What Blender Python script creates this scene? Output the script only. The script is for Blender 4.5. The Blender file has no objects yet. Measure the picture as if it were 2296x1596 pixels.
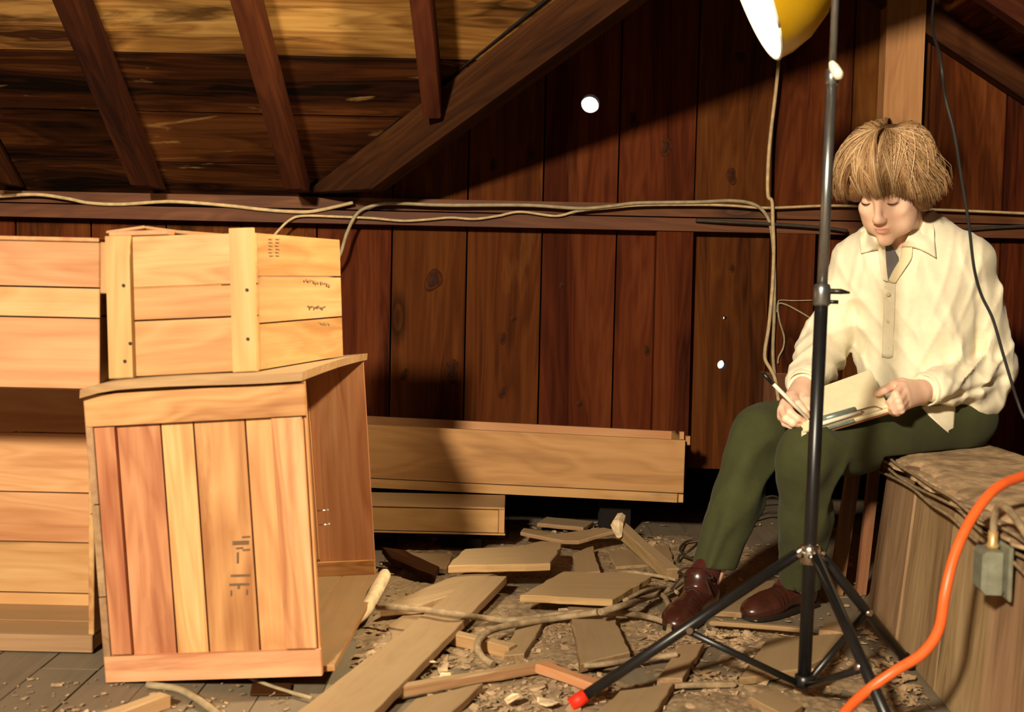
import bpy, bmesh, math, random
import numpy as np
from mathutils import Vector, Matrix
from mathutils.bvhtree import BVHTree

SC = bpy.context.scene
COL = SC.collection
random.seed(7)
RNG = np.random.default_rng(11)

# ------------------------------------------------------------------ camera, light, exposure
CAM_H = 0.79
PITCH, ROLL = math.radians(-3.3), math.radians(1.3)
FWD = Vector((0, math.cos(PITCH), math.sin(PITCH)))
_r0 = Vector((1, 0, 0)); _u0 = _r0.cross(FWD)
RGT = math.cos(ROLL) * _r0 + math.sin(ROLL) * _u0
UPV = -math.sin(ROLL) * _r0 + math.cos(ROLL) * _u0
FPX = 2600.0
cam_data = bpy.data.cameras.new('camera')
cam_data.sensor_width = 36.0
cam_data.lens = FPX / 2296 * 36.0
cam_data.clip_start = 0.02
cam = bpy.data.objects.new('camera', cam_data)
COL.objects.link(cam)
m = Matrix((RGT, UPV, -FWD)).transposed().to_4x4()
m.translation = Vector((0, 0, CAM_H))
cam.matrix_world = m
cam_data.dof.use_dof = True
cam_data.dof.focus_distance = 3.35
cam_data.dof.aperture_fstop = 4.5
SC.camera = cam

world = bpy.data.worlds.new('daylight')
SC.world = world
world.use_nodes = True
world.node_tree.nodes['Background'].inputs[0].default_value = (1.0, 0.97, 0.88, 1)
world.node_tree.nodes['Background'].inputs[1].default_value = 1.6
world.cycles.sampling_method = 'NONE'

KEY = bpy.data.lights.new('key_lamp', 'AREA')
KEY.shape = 'DISK'; KEY.size = 0.32
KEY.energy = 425; KEY.color = (1.0, 0.85, 0.63)
key = bpy.data.objects.new('key_lamp', KEY)
COL.objects.link(key)
key.location = (-1.36, -1.65, 2.26)
key.rotation_euler = (Vector((0.9, 3.0, 0.7)) - Vector(key.location)).to_track_quat('-Z', 'Y').to_euler()

SC.view_settings.view_transform = 'Standard'
SC.view_settings.look = 'None'
SC.view_settings.gamma = 1.0
SC.view_settings.use_curve_mapping = False
SC.view_settings.exposure = 0.0

# ------------------------------------------------------------------ survey helpers: a sight line and a known depth / height give a point
def ray(px, py):
    return FWD + RGT * ((px - 1148) / FPX) - UPV * ((py - 798) / FPX)
ORG = Vector((0, 0, CAM_H))
def at(px, py, Y):
    d = ray(px, py); return ORG + d * (Y / d.y)
def fl(px, py, z=0.0):
    d = ray(px, py); return ORG + d * ((z - CAM_H) / d.z)

# ------------------------------------------------------------------ materials
def lin(c):
    out = []
    for v in c[:3]:
        v = v / 255.0
        out.append(v / 12.92 if v <= 0.04045 else ((v + 0.055) / 1.055) ** 2.4)
    return (*out, 1.0)

class NT:
    def __init__(s, name):
        s.m = bpy.data.materials.new(name); s.m.use_nodes = True
        s.t = s.m.node_tree; s.b = s.t.nodes['Principled BSDF']
        s.t.nodes['Material Output'].location = (900, 0)
    def n(s, typ, **kw):
        nd = s.t.nodes.new(typ)
        for k, v in kw.items():
            if k.startswith('i_'):
                key = k[2:]; key = int(key) if key.isdigit() else key.replace('_', ' ')
                s.put(nd.inputs[key], v)
            else: setattr(nd, k, v)
        return nd
    def put(s, sock, v):
        if isinstance(v, bpy.types.NodeSocket): s.t.links.new(v, sock)
        elif isinstance(v, bpy.types.Node): s.t.links.new(v.outputs[0], sock)
        else: sock.default_value = v
    def math(s, op, a, b=0.0, c=None):
        nd = s.n('ShaderNodeMath', operation=op); s.put(nd.inputs[0], a); s.put(nd.inputs[1], b)
        if c is not None: s.put(nd.inputs[2], c)
        return nd.outputs[0]
    def mix(s, fac, a, b, mode='MIX'):
        nd = s.n('ShaderNodeMix', data_type='RGBA', blend_type=mode)
        s.put(nd.inputs[0], fac); s.put(nd.inputs[6], a); s.put(nd.inputs[7], b)
        return nd.outputs[2]
    def ramp(s, fac, stops):
        nd = s.n('ShaderNodeValToRGB'); s.put(nd.inputs[0], fac)
        e = nd.color_ramp.elements
        while len(e) < len(stops): e.new(0.5)
        for el, (p, c) in zip(e, stops):
            el.position = p; el.color = c if len(c) == 4 else (*c, 1)
        return nd.outputs[0]
    def noise(s, vec, scale, detail=4, rough=0.55, dist=0.0):
        nd = s.n('ShaderNodeTexNoise'); s.put(nd.inputs['Vector'], vec)
        nd.inputs['Scale'].default_value = scale; nd.inputs['Detail'].default_value = detail
        nd.inputs['Roughness'].default_value = rough; nd.inputs['Distortion'].default_value = dist
        return nd.outputs[0]
    def mapping(s, vec, scale):
        nd = s.n('ShaderNodeMapping'); s.put(nd.inputs[0], vec); nd.inputs['Scale'].default_value = scale
        return nd.outputs[0]

def g1(v): return (v, v, v, 1)

def wood(name, dark, mid, light, knots=0.6, streak=0.6, rough=0.62, vary=0.25, patch=None, patch_amt=0.5, patch_cut=0.55,
         dust=None, dust_amt=0.0, cross=1.0, bump=0.25, spec=0.2, pscale=(0.9, 5.0, 5.0)):
    t = NT(name)
    tc = t.n('ShaderNodeTexCoord').outputs['Object']
    rnd = t.n('ShaderNodeObjectInfo').outputs['Random']
    off = t.n('ShaderNodeCombineXYZ', i_0=t.math('MULTIPLY', rnd, 37.0), i_1=t.math('MULTIPLY', rnd, 91.0), i_2=t.math('MULTIPLY', rnd, 53.0))
    va = t.n('ShaderNodeVectorMath', operation='ADD'); t.put(va.inputs[0], tc); t.put(va.inputs[1], off)
    v = va.outputs[0]
    fine = t.noise(t.mapping(v, (2.0, 60 * cross, 60 * cross)), 1.0, 6, 0.6, 0.2)
    broad = t.noise(t.mapping(v, (0.8, 7 * cross, 7 * cross)), 1.0, 3, 0.5, 0.5)
    rings = t.math('PINGPONG', t.math('MULTIPLY', broad, 14.0), 0.5)
    rings = t.math('MULTIPLY', rings, 2.0)
    f = t.math('ADD', t.math('MULTIPLY', fine, 0.55), t.math('MULTIPLY', rings, 0.16))
    f = t.math('ADD', f, t.math('MULTIPLY', t.math('SUBTRACT', broad, 0.5), streak * 1.3))
    f = t.math('ADD', f, 0.12)
    col = t.ramp(f, [(0.18, lin(dark)), (0.48, lin(mid)), (0.78, lin(light))])
    if patch is not None:
        pn = t.noise(t.mapping(v, pscale), 1.0, 5, 0.6, 0.9)
        pm = t.ramp(pn, [(patch_cut, g1(0)), (patch_cut + 0.12, g1(1))])
        col = t.mix(t.math('MULTIPLY', pm, patch_amt), col, lin(patch))
    if knots > 0:
        vo = t.n('ShaderNodeTexVoronoi', feature='F1'); t.put(vo.inputs['Vector'], t.mapping(v, (2.4, 7.0, 7.0))); vo.inputs['Scale'].default_value = 1.0
        gate = t.math('GREATER_THAN', t.n('ShaderNodeSeparateColor', i_0=vo.outputs['Color']).outputs[0], 1.0 - knots * 0.5)
        dd = t.math('ADD', vo.outputs['Distance'], t.math('MULTIPLY', t.math('SUBTRACT', fine, 0.5), 0.10))
        km = t.ramp(dd, [(0.05, g1(0.75)), (0.10, g1(0.35)), (0.13, g1(0.9)), (0.26, g1(0.0))])
        kd = [c * 0.45 for c in dark]
        col = t.mix(t.math('MULTIPLY', km, t.math('MULTIPLY', gate, 0.8)), col, lin(kd))
    hsv = t.n('ShaderNodeHueSaturation'); t.put(hsv.inputs['Color'], col)
    t.put(hsv.inputs['Value'], t.math('ADD', 1.0 - vary * 0.5, t.math('MULTIPLY', rnd, vary)))
    r2 = t.math('FRACT', t.math('MULTIPLY', rnd, 7.31))
    t.put(hsv.inputs['Hue'], t.math('ADD', 0.5 - 0.012, t.math('MULTIPLY', r2, 0.024)))
    col = hsv.outputs[0]
    if dust is not None:
        geo = t.n('ShaderNodeNewGeometry')
        nz = t.n('ShaderNodeSeparateXYZ', i_0=geo.outputs['Normal']).outputs[2]
        dn = t.noise(t.n('ShaderNodeTexCoord').outputs['Object'], 9.0, 6, 0.65, 0.3)
        dm = t.math('MULTIPLY', t.ramp(nz, [(0.25, g1(0)), (0.8, g1(1))]), t.ramp(dn, [(0.25, g1(0.55)), (0.6, g1(1.0))]))
        col = t.mix(t.math('MULTIPLY', dm, dust_amt), col, lin(dust))
    t.put(t.b.inputs['Base Color'], col)
    t.b.inputs['Roughness'].default_value = rough
    t.b.inputs['Specular IOR Level'].default_value = spec
    bp = t.n('ShaderNodeBump', i_Strength=bump, i_Distance=0.004)
    t.put(bp.inputs['Height'], fine)
    t.put(t.b.inputs['Normal'], bp.outputs[0])
    return t.m

def plain(name, c, rough=0.6, metal=0.0, var=0.12, scale=40.0, bump=0.0, spec=0.3, mottle=None):
    t = NT(name)
    tc = t.n('ShaderNodeTexCoord').outputs['Object']
    n1 = t.noise(tc, scale, 5, 0.6)
    c2 = [max(0, min(255, v * (1 - var))) for v in c]; c3 = [max(0, min(255, v * (1 + var))) for v in c]
    col = t.ramp(n1, [(0.3, lin(c2)), (0.7, lin(c3))])
    if mottle is not None:
        n2 = t.noise(tc, scale * 0.17, 4, 0.6, 0.4)
        col = t.mix(t.ramp(n2, [(0.45, g1(0)), (0.65, g1(0.8))]), col, lin(mottle))
    t.put(t.b.inputs['Base Color'], col)
    t.b.inputs['Roughness'].default_value = rough; t.b.inputs['Metallic'].default_value = metal
    t.b.inputs['Specular IOR Level'].default_value = spec
    if bump:
        bp = t.n('ShaderNodeBump', i_Strength=bump, i_Distance=0.003); t.put(bp.inputs['Height'], n1)
        t.put(t.b.inputs['Normal'], bp.outputs[0])
    return t.m

def weave(name, c, thread=900.0, var=0.1, rough=0.9, fuzz=0.05, bump=0.25):
    t = NT(name)
    tc = t.n('ShaderNodeTexCoord').outputs['Object']
    n1 = t.noise(tc, 14.0, 5, 0.6); n2 = t.noise(tc, thread * 0.4, 3, 0.7)
    c2 = [v * (1 - var) for v in c]; c3 = [min(255, v * (1 + var * 0.5)) for v in c]
    col = t.ramp(t.math('ADD', t.math('MULTIPLY', n1, 0.6), t.math('MULTIPLY', n2, 0.4)), [(0.35, lin(c2)), (0.65, lin(c3))])
    t.put(t.b.inputs['Base Color'], col)
    t.b.inputs['Roughness'].default_value = rough; t.b.inputs['Specular IOR Level'].default_value = 0.1
    t.b.inputs['Sheen Weight'].default_value = fuzz; t.b.inputs['Sheen Roughness'].default_value = 0.5
    bp = t.n('ShaderNodeBump', i_Strength=bump, i_Distance=0.002)
    t.put(bp.inputs['Height'], n2); t.put(t.b.inputs['Normal'], bp.outputs[0])
    return t.m

def glow(name, c, strength):
    t = NT(name)
    t.b.inputs['Emission Color'].default_value = lin(c); t.b.inputs['Emission Strength'].default_value = strength
    t.b.inputs['Base Color'].default_value = lin(c)
    return t.m

M_WALL = wood('redwood_wall_boards', (46, 20, 7), (80, 39, 14), (100, 55, 22), knots=1.3, streak=0.9, vary=0.34, patch=(116, 70, 32), patch_amt=0.5, patch_cut=0.56, rough=0.8, spec=0.05)
M_ROOF = wood('stained_roof_boards', (20, 10, 5), (60, 29, 12), (96, 54, 24), knots=0.9, streak=1.5, vary=0.5, patch=(190, 142, 84), patch_amt=0.75, patch_cut=0.61, rough=0.8, spec=0.05, pscale=(2.0, 11, 11))
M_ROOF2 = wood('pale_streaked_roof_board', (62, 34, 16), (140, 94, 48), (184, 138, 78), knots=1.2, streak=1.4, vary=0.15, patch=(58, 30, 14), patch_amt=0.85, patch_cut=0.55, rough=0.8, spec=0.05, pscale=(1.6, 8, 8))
M_BEAM = wood('dark_rafter_wood', (36, 17, 9), (58, 29, 14), (78, 43, 21), knots=0.3, streak=0.9, vary=0.3, rough=0.75, spec=0.08)
M_LEDGER = wood('brown_ledger_wood', (58, 35, 18), (86, 53, 27), (106, 70, 38), knots=0.2, vary=0.25, dust=(150, 122, 84), dust_amt=0.6)
M_POST = wood('tan_post_wood', (146, 102, 62), (172, 124, 78), (188, 140, 92), knots=0.2, vary=0.12)
M_CRATE = wood('pale_pine_crate', (150, 94, 58), (192, 138, 92), (210, 164, 117), knots=0.5, streak=1.0, vary=0.22, patch=(142, 84, 52), patch_amt=0.7, patch_cut=0.53, rough=0.5, cross=0.8, pscale=(1.2, 9, 9))
M_CRATE2 = wood('honey_pine_crate', (156, 103, 61), (183, 135, 89), (198, 156, 109), knots=0.25, streak=0.7, vary=0.16, patch=(186, 130, 80), patch_amt=0.5, patch_cut=0.6, rough=0.5, cross=0.8)
M_BOX = wood('dusty_plywood', (142, 100, 60), (172, 126, 80), (188, 144, 96), knots=0.1, streak=0.7, vary=0.1, patch=(110, 86, 60), patch_amt=0.6, patch_cut=0.62, dust=(140, 118, 86), dust_amt=0.8, cross=0.6, pscale=(1.5, 4, 4))
M_DEBRIS = wood('dusty_scrap_wood', (116, 90, 62), (146, 116, 82), (164, 134, 98), knots=0.15, vary=0.3, dust=(152, 130, 98), dust_amt=0.85)
M_FRESH = wood('fresh_split_wood', (134, 98, 64), (162, 126, 86), (182, 148, 106), knots=0.1, vary=0.2, dust=(160, 136, 102), dust_amt=0.9)
M_FLOOR = wood('dusty_floor_boards', (80, 72, 60), (108, 98, 82), (124, 112, 94), knots=0.3, vary=0.22, dust=(124, 110, 90), dust_amt=0.7)
M_BIN = wood('weathered_box_boards', (112, 86, 60), (148, 120, 88), (168, 140, 106), knots=0.1, streak=0.9, vary=0.18, patch=(82, 60, 44), patch_amt=0.5, patch_cut=0.6, dust=(140, 118, 90), dust_amt=0.7)
M_SLAT = wood('brown_slats', (100, 66, 42), (128, 88, 58), (146, 106, 72), knots=0.1, vary=0.15)
M_DARK = plain('near_black_fill', (20, 14, 11), 0.95)  # near-black for added light-blocking sheets and for parts lost in shade
M_SHELL = plain('dark_attic_boards', (60, 40, 28), 0.9)
M_INK = plain('black_stencil_ink', (104, 80, 56), 0.8)
M_NAIL = plain('rusty_nail_head', (58, 42, 30), 0.7)
M_INK2 = plain('faint_stencil_ink', (150, 116, 78), 0.8)
M_FELT = plain('dusty_felt', (178, 150, 114), 0.95, var=0.22, scale=30, bump=0.8, mottle=(116, 92, 68))
M_CABLE = plain('grey_cable_sheath', (146, 130, 100), 0.6)
M_CABLE_W = plain('cream_cable_sheath', (176, 152, 112), 0.6)
M_CABLE_D = plain('dark_cable_sheath', (54, 46, 36), 0.6)
M_CORD_B = plain('black_cord_rubber', (40, 40, 38), 0.5)
M_DUSTC = plain('dusty_floor_cable', (140, 120, 92), 0.8, var=0.2)
M_ORANGE = plain('orange_cord_vinyl', (226, 96, 40), 0.4, var=0.05, spec=0.5)
M_BLACK = plain('black_painted_metal', (22, 22, 22), 0.35, spec=0.5)
M_STEEL = plain('satin_steel_tube', (150, 152, 150), 0.3, metal=0.9, var=0.05)
M_CHROME = plain('bright_steel', (215, 210, 200), 0.25, metal=1.0, var=0.04)
M_KNOB = plain('pale_plastic_knob', (232, 222, 205), 0.4)
M_RED = plain('red_rubber_foot', (206, 44, 24), 0.5)
M_YELLOW = plain('yellow_enamel', (196, 152, 18), 0.35, var=0.03, spec=0.5)
M_WHITEEN = plain('white_enamel', (245, 240, 225), 0.4, var=0.02)
M_BULB = glow('lit_bulb', (255, 236, 200), 30.0)
M_GREYBOX = plain('grey_green_conduit_metal', (124, 126, 108), 0.5, metal=0.2, mottle=(108, 104, 84))
M_BRASS = plain('old_brass_fitting', (196, 164, 112), 0.4, metal=0.5)
M_CHIP = plain('wood_chip', (160, 136, 106), 0.85, var=0.3, scale=14, mottle=(138, 108, 74))
M_DIRT = plain('floor_dirt', (132, 112, 86), 0.95, var=0.25, scale=60, bump=0.8, mottle=(152, 128, 96))
M_PALE = plain('pale_torn_wood', (214, 190, 152), 0.8, var=0.15)

# ------------------------------------------------------------------ object helpers
def tag(o, label=None, cat=None, group=None, kind=None):
    if label: o['label'] = label
    if cat: o['category'] = cat
    if group: o['group'] = group
    if kind: o['kind'] = kind
    return o
def link(name, me, mat, parent=None, mw=None, smooth=False):
    if mat is not None:
        for mm in (mat if isinstance(mat, (list, tuple)) else [mat]): me.materials.append(mm)
    o = bpy.data.objects.new(name, me); COL.objects.link(o)
    if mw is not None: o.matrix_basis = mw
    if parent is not None:
        o.parent = parent
        o.matrix_parent_inverse = parent.matrix_basis.inverted()
    if smooth: me.shade_smooth()
    return o
def empty(name, loc, label=None, cat=None, group=None, kind=None):
    o = bpy.data.objects.new(name, None); COL.objects.link(o); o.matrix_basis = Matrix.Translation(loc)
    o.empty_display_size = 0.1
    return tag(o, label, cat, group, kind)
def mesh(name, vs, fs):
    me = bpy.data.meshes.new(name); me.from_pydata([tuple(v) for v in vs], [], fs); me.update(); return me

def frame(p0, ux, nrm):
    x = ux.normalized(); z = (nrm - x * nrm.dot(x)).normalized(); y = z.cross(x)
    mt = Matrix((x, y, z)).transposed().to_4x4(); mt.translation = p0
    return mt

def slab(name, pts, ext, mat, parent=None, bev=0.0015, along=None, rag=0.0, seg=0, label=None, cat=None, group=None):
    """prism: outline pts (world) pushed along ext; local X runs along the grain; edges chamfered"""
    pts = [Vector(p) for p in pts]; ext = Vector(ext)
    if along is None:
        k = max(range(len(pts)), key=lambda i: (pts[(i + 1) % len(pts)] - pts[i]).length)
        along = pts[(k + 1) % len(pts)] - pts[k]
    c = sum(pts, Vector()) / len(pts)
    mw = frame(c, Vector(along), ext)
    inv = mw.inverted()
    if seg:
        q = []
        for i, a in enumerate(pts):
            b = pts[(i + 1) % len(pts)]; n = max(1, int((b - a).length / seg))
            for j in range(n): q.append(a.lerp(b, j / n))
        pts = q
    lp = [inv @ p for p in pts]
    if rag: lp = [p + Vector((random.uniform(-rag, rag), random.uniform(-rag, rag), 0)) for p in lp]
    le = inv.to_3x3() @ ext
    n = len(lp); ctr = sum(lp, Vector()) / n
    def shr(p):
        d = p - ctr; L = d.length
        return p - d * min(0.4, bev * 1.5 / max(L, 1e-5))
    h = le.length; eb = le * min(0.3, bev / h)
    rings = [[shr(p) for p in lp], [p + eb for p in lp], [p + le - eb for p in lp], [shr(p) + le for p in lp]]
    vs = [v for r in rings for v in r]
    fs = [tuple(reversed(range(n))), tuple(range(3 * n, 4 * n))]
    for r in range(3):
        for i in range(n):
            j = (i + 1) % n
            fs.append((r * n + i, r * n + j, (r + 1) * n + j, (r + 1) * n + i))
    me = mesh(name, vs, fs)
    bm = bmesh.new(); bm.from_mesh(me); bmesh.ops.recalc_face_normals(bm, faces=bm.faces); bm.to_mesh(me); bm.free()
    o = link(name, me, mat, parent, mw)
    return tag(o, label, cat, group)

def face_planks(parent, cs, ext, us=None, vs=None, name='plank', mat=None, gap=0.0015, off=0.0, along=None):
    """split the quad cs = (BL, BR, TR, TL) into planks at the u or v cuts and thicken by ext"""
    BL, BR, TR, TL = [Vector(c) for c in cs]; ext = Vector(ext)
    def Q(u, v): return (BL * (1 - u) + BR * u) * (1 - v) + (TL * (1 - u) + TR * u) * v + ext.normalized() * off
    out = []
    if vs:
        gh = gap / max(1e-6, (TL - BL).length)
        for a, b in zip(vs[:-1], vs[1:]):
            out.append(slab(name, [Q(0, a + gh), Q(1, a + gh), Q(1, b - gh), Q(0, b - gh)], ext, mat, parent, along=along or (BR - BL)))
    else:
        gw = gap / max(1e-6, (BR - BL).length)
        for a, b in zip(us[:-1], us[1:]):
            out.append(slab(name, [Q(a + gw, 0), Q(b - gw, 0), Q(b - gw, 1), Q(a + gw, 1)], ext, mat, parent, along=along or (TL - BL)))
    return out

def spline(pts, n=8):
    P = [Vector(p) for p in pts]
    if len(P) < 3: return [P[0].lerp(P[-1], i / n) for i in range(n + 1)]
    P = [P[0] * 2 - P[1]] + P + [P[-1] * 2 - P[-2]]
    out = []
    for i in range(1, len(P) - 2):
        a, b, c, d = P[i - 1:i + 3]
        for j in range(n):
            t = j / n
            out.append(0.5 * ((2 * b) + (c - a) * t + (2 * a - 5 * b + 4 * c - d) * t * t + (3 * b - a - 3 * c + d) * t ** 3))
    out.append(P[-2]); return out

def tube_data(path, r, sides=8, cap=True):
    rs = list(np.interp(np.linspace(0, 1, len(path)), np.linspace(0, 1, len(r)), r)) if isinstance(r, (list, tuple)) else [r] * len(path)
    vs, fs = [], []
    up = None
    for i, p in enumerate(path):
        t = (path[min(i + 1, len(path) - 1)] - path[max(i - 1, 0)]).normalized()
        if up is None:
            up = Vector((0, 0, 1)) if abs(t.z) < 0.9 else Vector((1, 0, 0))
        x = t.cross(up)
        if x.length < 1e-6: x = t.orthogonal()
        x.normalize(); y = x.cross(t).normalized(); up = y
        for k in range(sides):
            a = 2 * math.pi * k / sides
            vs.append(p + (x * math.cos(a) + y * math.sin(a)) * rs[i])
    for i in range(len(path) - 1):
        for k in range(sides):
            j = (k + 1) % sides
            fs.append((i * sides + k, i * sides + j, (i + 1) * sides + j, (i + 1) * sides + k))
    if cap:
        fs.append(tuple(reversed(range(sides)))); fs.append(tuple(range((len(path) - 1) * sides, len(path) * sides)))
    return vs, fs
def tube(name, path, r, mat, parent=None, sides=8, smooth=True, label=None, cat=None, group=None, n=0):
    path = spline(path, n) if n else [Vector(p) for p in path]
    c = path[len(path) // 2].copy()
    vs, fs = tube_data([p - c for p in path], r, sides)
    me = mesh(name, vs, fs)
    o = link(name, me, mat, parent, Matrix.Translation(c))
    if smooth:
        for p in me.polygons: p.use_smooth = len(p.vertices) == 4
    return tag(o, label, cat, group)

def lathe(name, prof, origin, axis, mat, parent=None, sides=32, label=None, cat=None):
    """prof: (radius, height along axis) pairs"""
    z = Vector(axis).normalized(); x = z.orthogonal().normalized(); y = z.cross(x)
    mw = Matrix((x, y, z)).transposed().to_4x4(); mw.translation = Vector(origin)
    vs, fs = [], []
    for r, h in prof:
        for k in range(sides):
            a = 2 * math.pi * k / sides; vs.append((r * math.cos(a), r * math.sin(a), h))
    for i in range(len(prof) - 1):
        for k in range(sides):
            j = (k + 1) % sides; fs.append((i * sides + k, i * sides + j, (i + 1) * sides + j, (i + 1) * sides + k))
    if prof[0][0] > 1e-5: fs.append(tuple(reversed(range(sides))))
    if prof[-1][0] > 1e-5: fs.append(tuple(range((len(prof) - 1) * sides, len(prof) * sides)))
    me = mesh(name, vs, fs); bm = bmesh.new(); bm.from_mesh(me)
    bmesh.ops.remove_doubles(bm, verts=bm.verts, dist=1e-6); bmesh.ops.recalc_face_normals(bm, faces=bm.faces); bm.to_mesh(me); bm.free()
    o = link(name, me, mat, parent, mw)
    for p in me.polygons: p.use_smooth = len(p.vertices) < 8
    return tag(o, label, cat)

# ------------------------------------------------------------------ setting: back wall
WALL_Y = 3.94
PLATE = 1.075                      # top of the knee-wall plate
MS = 0.70                          # main roof: rise per metre towards the viewer (z = PLATE + MS*(WALL_Y-y))
GX, GZ, GS = 0.90, 2.05, 0.62      # cross gable ridge x, height, slope
def main_roof(y): return PLATE + MS * (WALL_Y - y)
def gable_roof(x): return GZ - GS * abs(x - GX)

HOLES = [(at(1324, 232, WALL_Y), 0.031), (at(1619, 818, WALL_Y), 0.0155), (at(1626, 713, WALL_Y), 0.0062)]
def holed(name, outline, y0, t, mat, parent=None, holes=(), kind=None):
    """upright board in the XZ plane, front at y0, thickness t, real holes through it; local X runs up the board"""
    cx = sum(p[0] for p in outline) / len(outline); cz = sum(p[1] for p in outline) / len(outline)
    bm = bmesh.new(); edges = []
    def loop(pts):
        vs = [bm.verts.new((z - cz, -(x - cx), 0)) for x, z in pts]
        edges.extend(bm.edges.new((vs[i], vs[(i + 1) % len(vs)])) for i in range(len(vs)))
    loop(outline)
    for c, r in holes:
        loop([(c.x + r * math.cos(2 * math.pi * k / 20), c.z + r * math.sin(2 * math.pi * k / 20)) for k in range(20)])
    bmesh.ops.triangle_fill(bm, edges=edges, use_beauty=True)
    ext = bmesh.ops.extrude_face_region(bm, geom=bm.faces[:])
    bmesh.ops.translate(bm, verts=[g for g in ext['geom'] if isinstance(g, bmesh.types.BMVert)], vec=(0, 0, t))
    bmesh.ops.recalc_face_normals(bm, faces=bm.faces)
    me = bpy.data.meshes.new(name); bm.to_mesh(me); bm.free()
    # local (x=up, y=-right, z=towards the back)
    mw = Matrix(((0, -1, 0, cx), (0, 0, 1, y0), (1, 0, 0, cz), (0, 0, 0, 1)))
    o = link(name, me, mat, parent, mw)
    if kind: o['kind'] = kind
    return o

WB = 0.19
def clip_top(x0, x1):
    """top outline of a board between x0 and x1 under the gable rake / main plate"""
    def top(x): return max(PLATE + 0.02, gable_roof(x) + 0.02)
    xs = sorted([x0, x1] + [x for x in (GX,) if x0 < x < x1])
    return [(x, top(x)) for x in reversed(xs)]
back = holed('wall_back', [(-3.0, WB), (3.0, WB)] + clip_top(-3.0, 3.0), WALL_Y + 0.022, 0.03, M_DARK, None, HOLES, 'structure')  # dark sheet added behind the boards to block daylight between them
WALLP = []
seams = [-2.98, -2.72, -2.46, -2.21, -1.95, -1.69, -1.435, -1.18, -0.925, -0.67, -0.415, -0.161, 0.093, 0.345, 0.604, 0.866, 1.125, 1.384, 1.645, 1.90, 2.16, 2.42, 2.70, 2.98]
for a, b in zip(seams[:-1], seams[1:]):
    hs = [h for h in HOLES if a < h[0].x < b]
    out = [(a + 0.003, WB + random.uniform(-0.004, 0.004)), (b - 0.003, WB + random.uniform(-0.004, 0.004))] + clip_top(a + 0.003, b - 0.003)
    pk = holed('plank', out, WALL_Y + random.uniform(0, 0.004), 0.02, M_WALL, back, hs)
    WALLP.append((a, b, pk))

# the bigger knots of the wall boards
M_KNOT = plain('wood_knot_heart', (46, 23, 11), 0.7, var=0.25, scale=60, spec=0.1)
M_KNOTD = plain('wood_knot_ring', (62, 31, 14), 0.8, var=0.3, scale=50, spec=0.05)
for px_, py_, r in ((972, 628, .030), (1012, 832, .028), (906, 840, .016), (1152, 714, .010), (1127, 758, .014), (1126, 880, .016), (1190, 350, .018), (1105, 372, .014), (1494, 330, .022), (1450, 785, .013), (1640, 600, .012), (1420, 270, .02), (1660, 130, .018), (1640, 395, .020), (1260, 640, .009), (1300, 905, .010)):
    c = at(px_, py_, WALL_Y)
    for a, b, pk in WALLP:
        if a + r < c.x < b - r:
            rw_ = random.uniform(0.8, 1.2)
            for nm, rr, hh, mm in (('knot_ring', r, 0.0012, M_KNOTD), ('knot', r * 0.6, 0.0024, M_KNOT)):
                k_ = lathe(nm, [(rr, -0.006), (rr * 0.96, hh * 0.4), (rr * 0.75, hh * 0.9), (0.0, hh)], Vector((c.x, pk.matrix_basis.translation.y, c.z)), Vector((0, -1, 0)), mm, pk, 18)
                for v in k_.data.vertices:
                    an = math.atan2(v.co.y, v.co.x); s_k = 1 + 0.18 * math.sin(2 * an + r * 900) + 0.1 * math.sin(3 * an + c.x * 40)
                    v.co.x *= s_k; v.co.y *= s_k
                    wv_ = k_.matrix_basis.to_3x3() @ v.co; wv_.z *= 1.35; v.co = k_.matrix_basis.to_3x3().inverted() @ wv_

# crawl space under the wall, its sheets coloured near-black for the shade
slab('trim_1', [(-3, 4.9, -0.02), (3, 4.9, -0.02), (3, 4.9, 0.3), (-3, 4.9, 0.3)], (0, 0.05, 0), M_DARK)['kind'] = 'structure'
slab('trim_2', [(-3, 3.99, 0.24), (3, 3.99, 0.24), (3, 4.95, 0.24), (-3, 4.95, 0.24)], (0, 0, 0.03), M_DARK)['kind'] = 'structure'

# ------------------------------------------------------------------ floor boards
floor = slab('floor', [(-3, -2.2, -0.05), (3, -2.2, -0.05), (3, 4.95, -0.05), (-3, 4.95, -0.05)], (0, 0, 0.02), M_DARK)
floor['kind'] = 'structure'
x = -2.95
k = 0
while x < 2.9:
    w = 0.118
    cut = 1.0 + 2.6 * ((k * 0.618) % 1.0)
    for y0, y1 in ((-2.0, cut), (cut + 0.002, 4.9)):
        if x < -1.5 and y1 < 2: pass
        slab('plank', [(x + 0.0012, y0, -0.03), (x + w - 0.0012, y0, -0.03), (x + w - 0.0012, y1, -0.03), (x + 0.0012, y1, -0.03)], (0, 0, 0.03 + random.uniform(-0.0025, 0.0)), M_FLOOR, floor)
    x += w; k += 1

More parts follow.
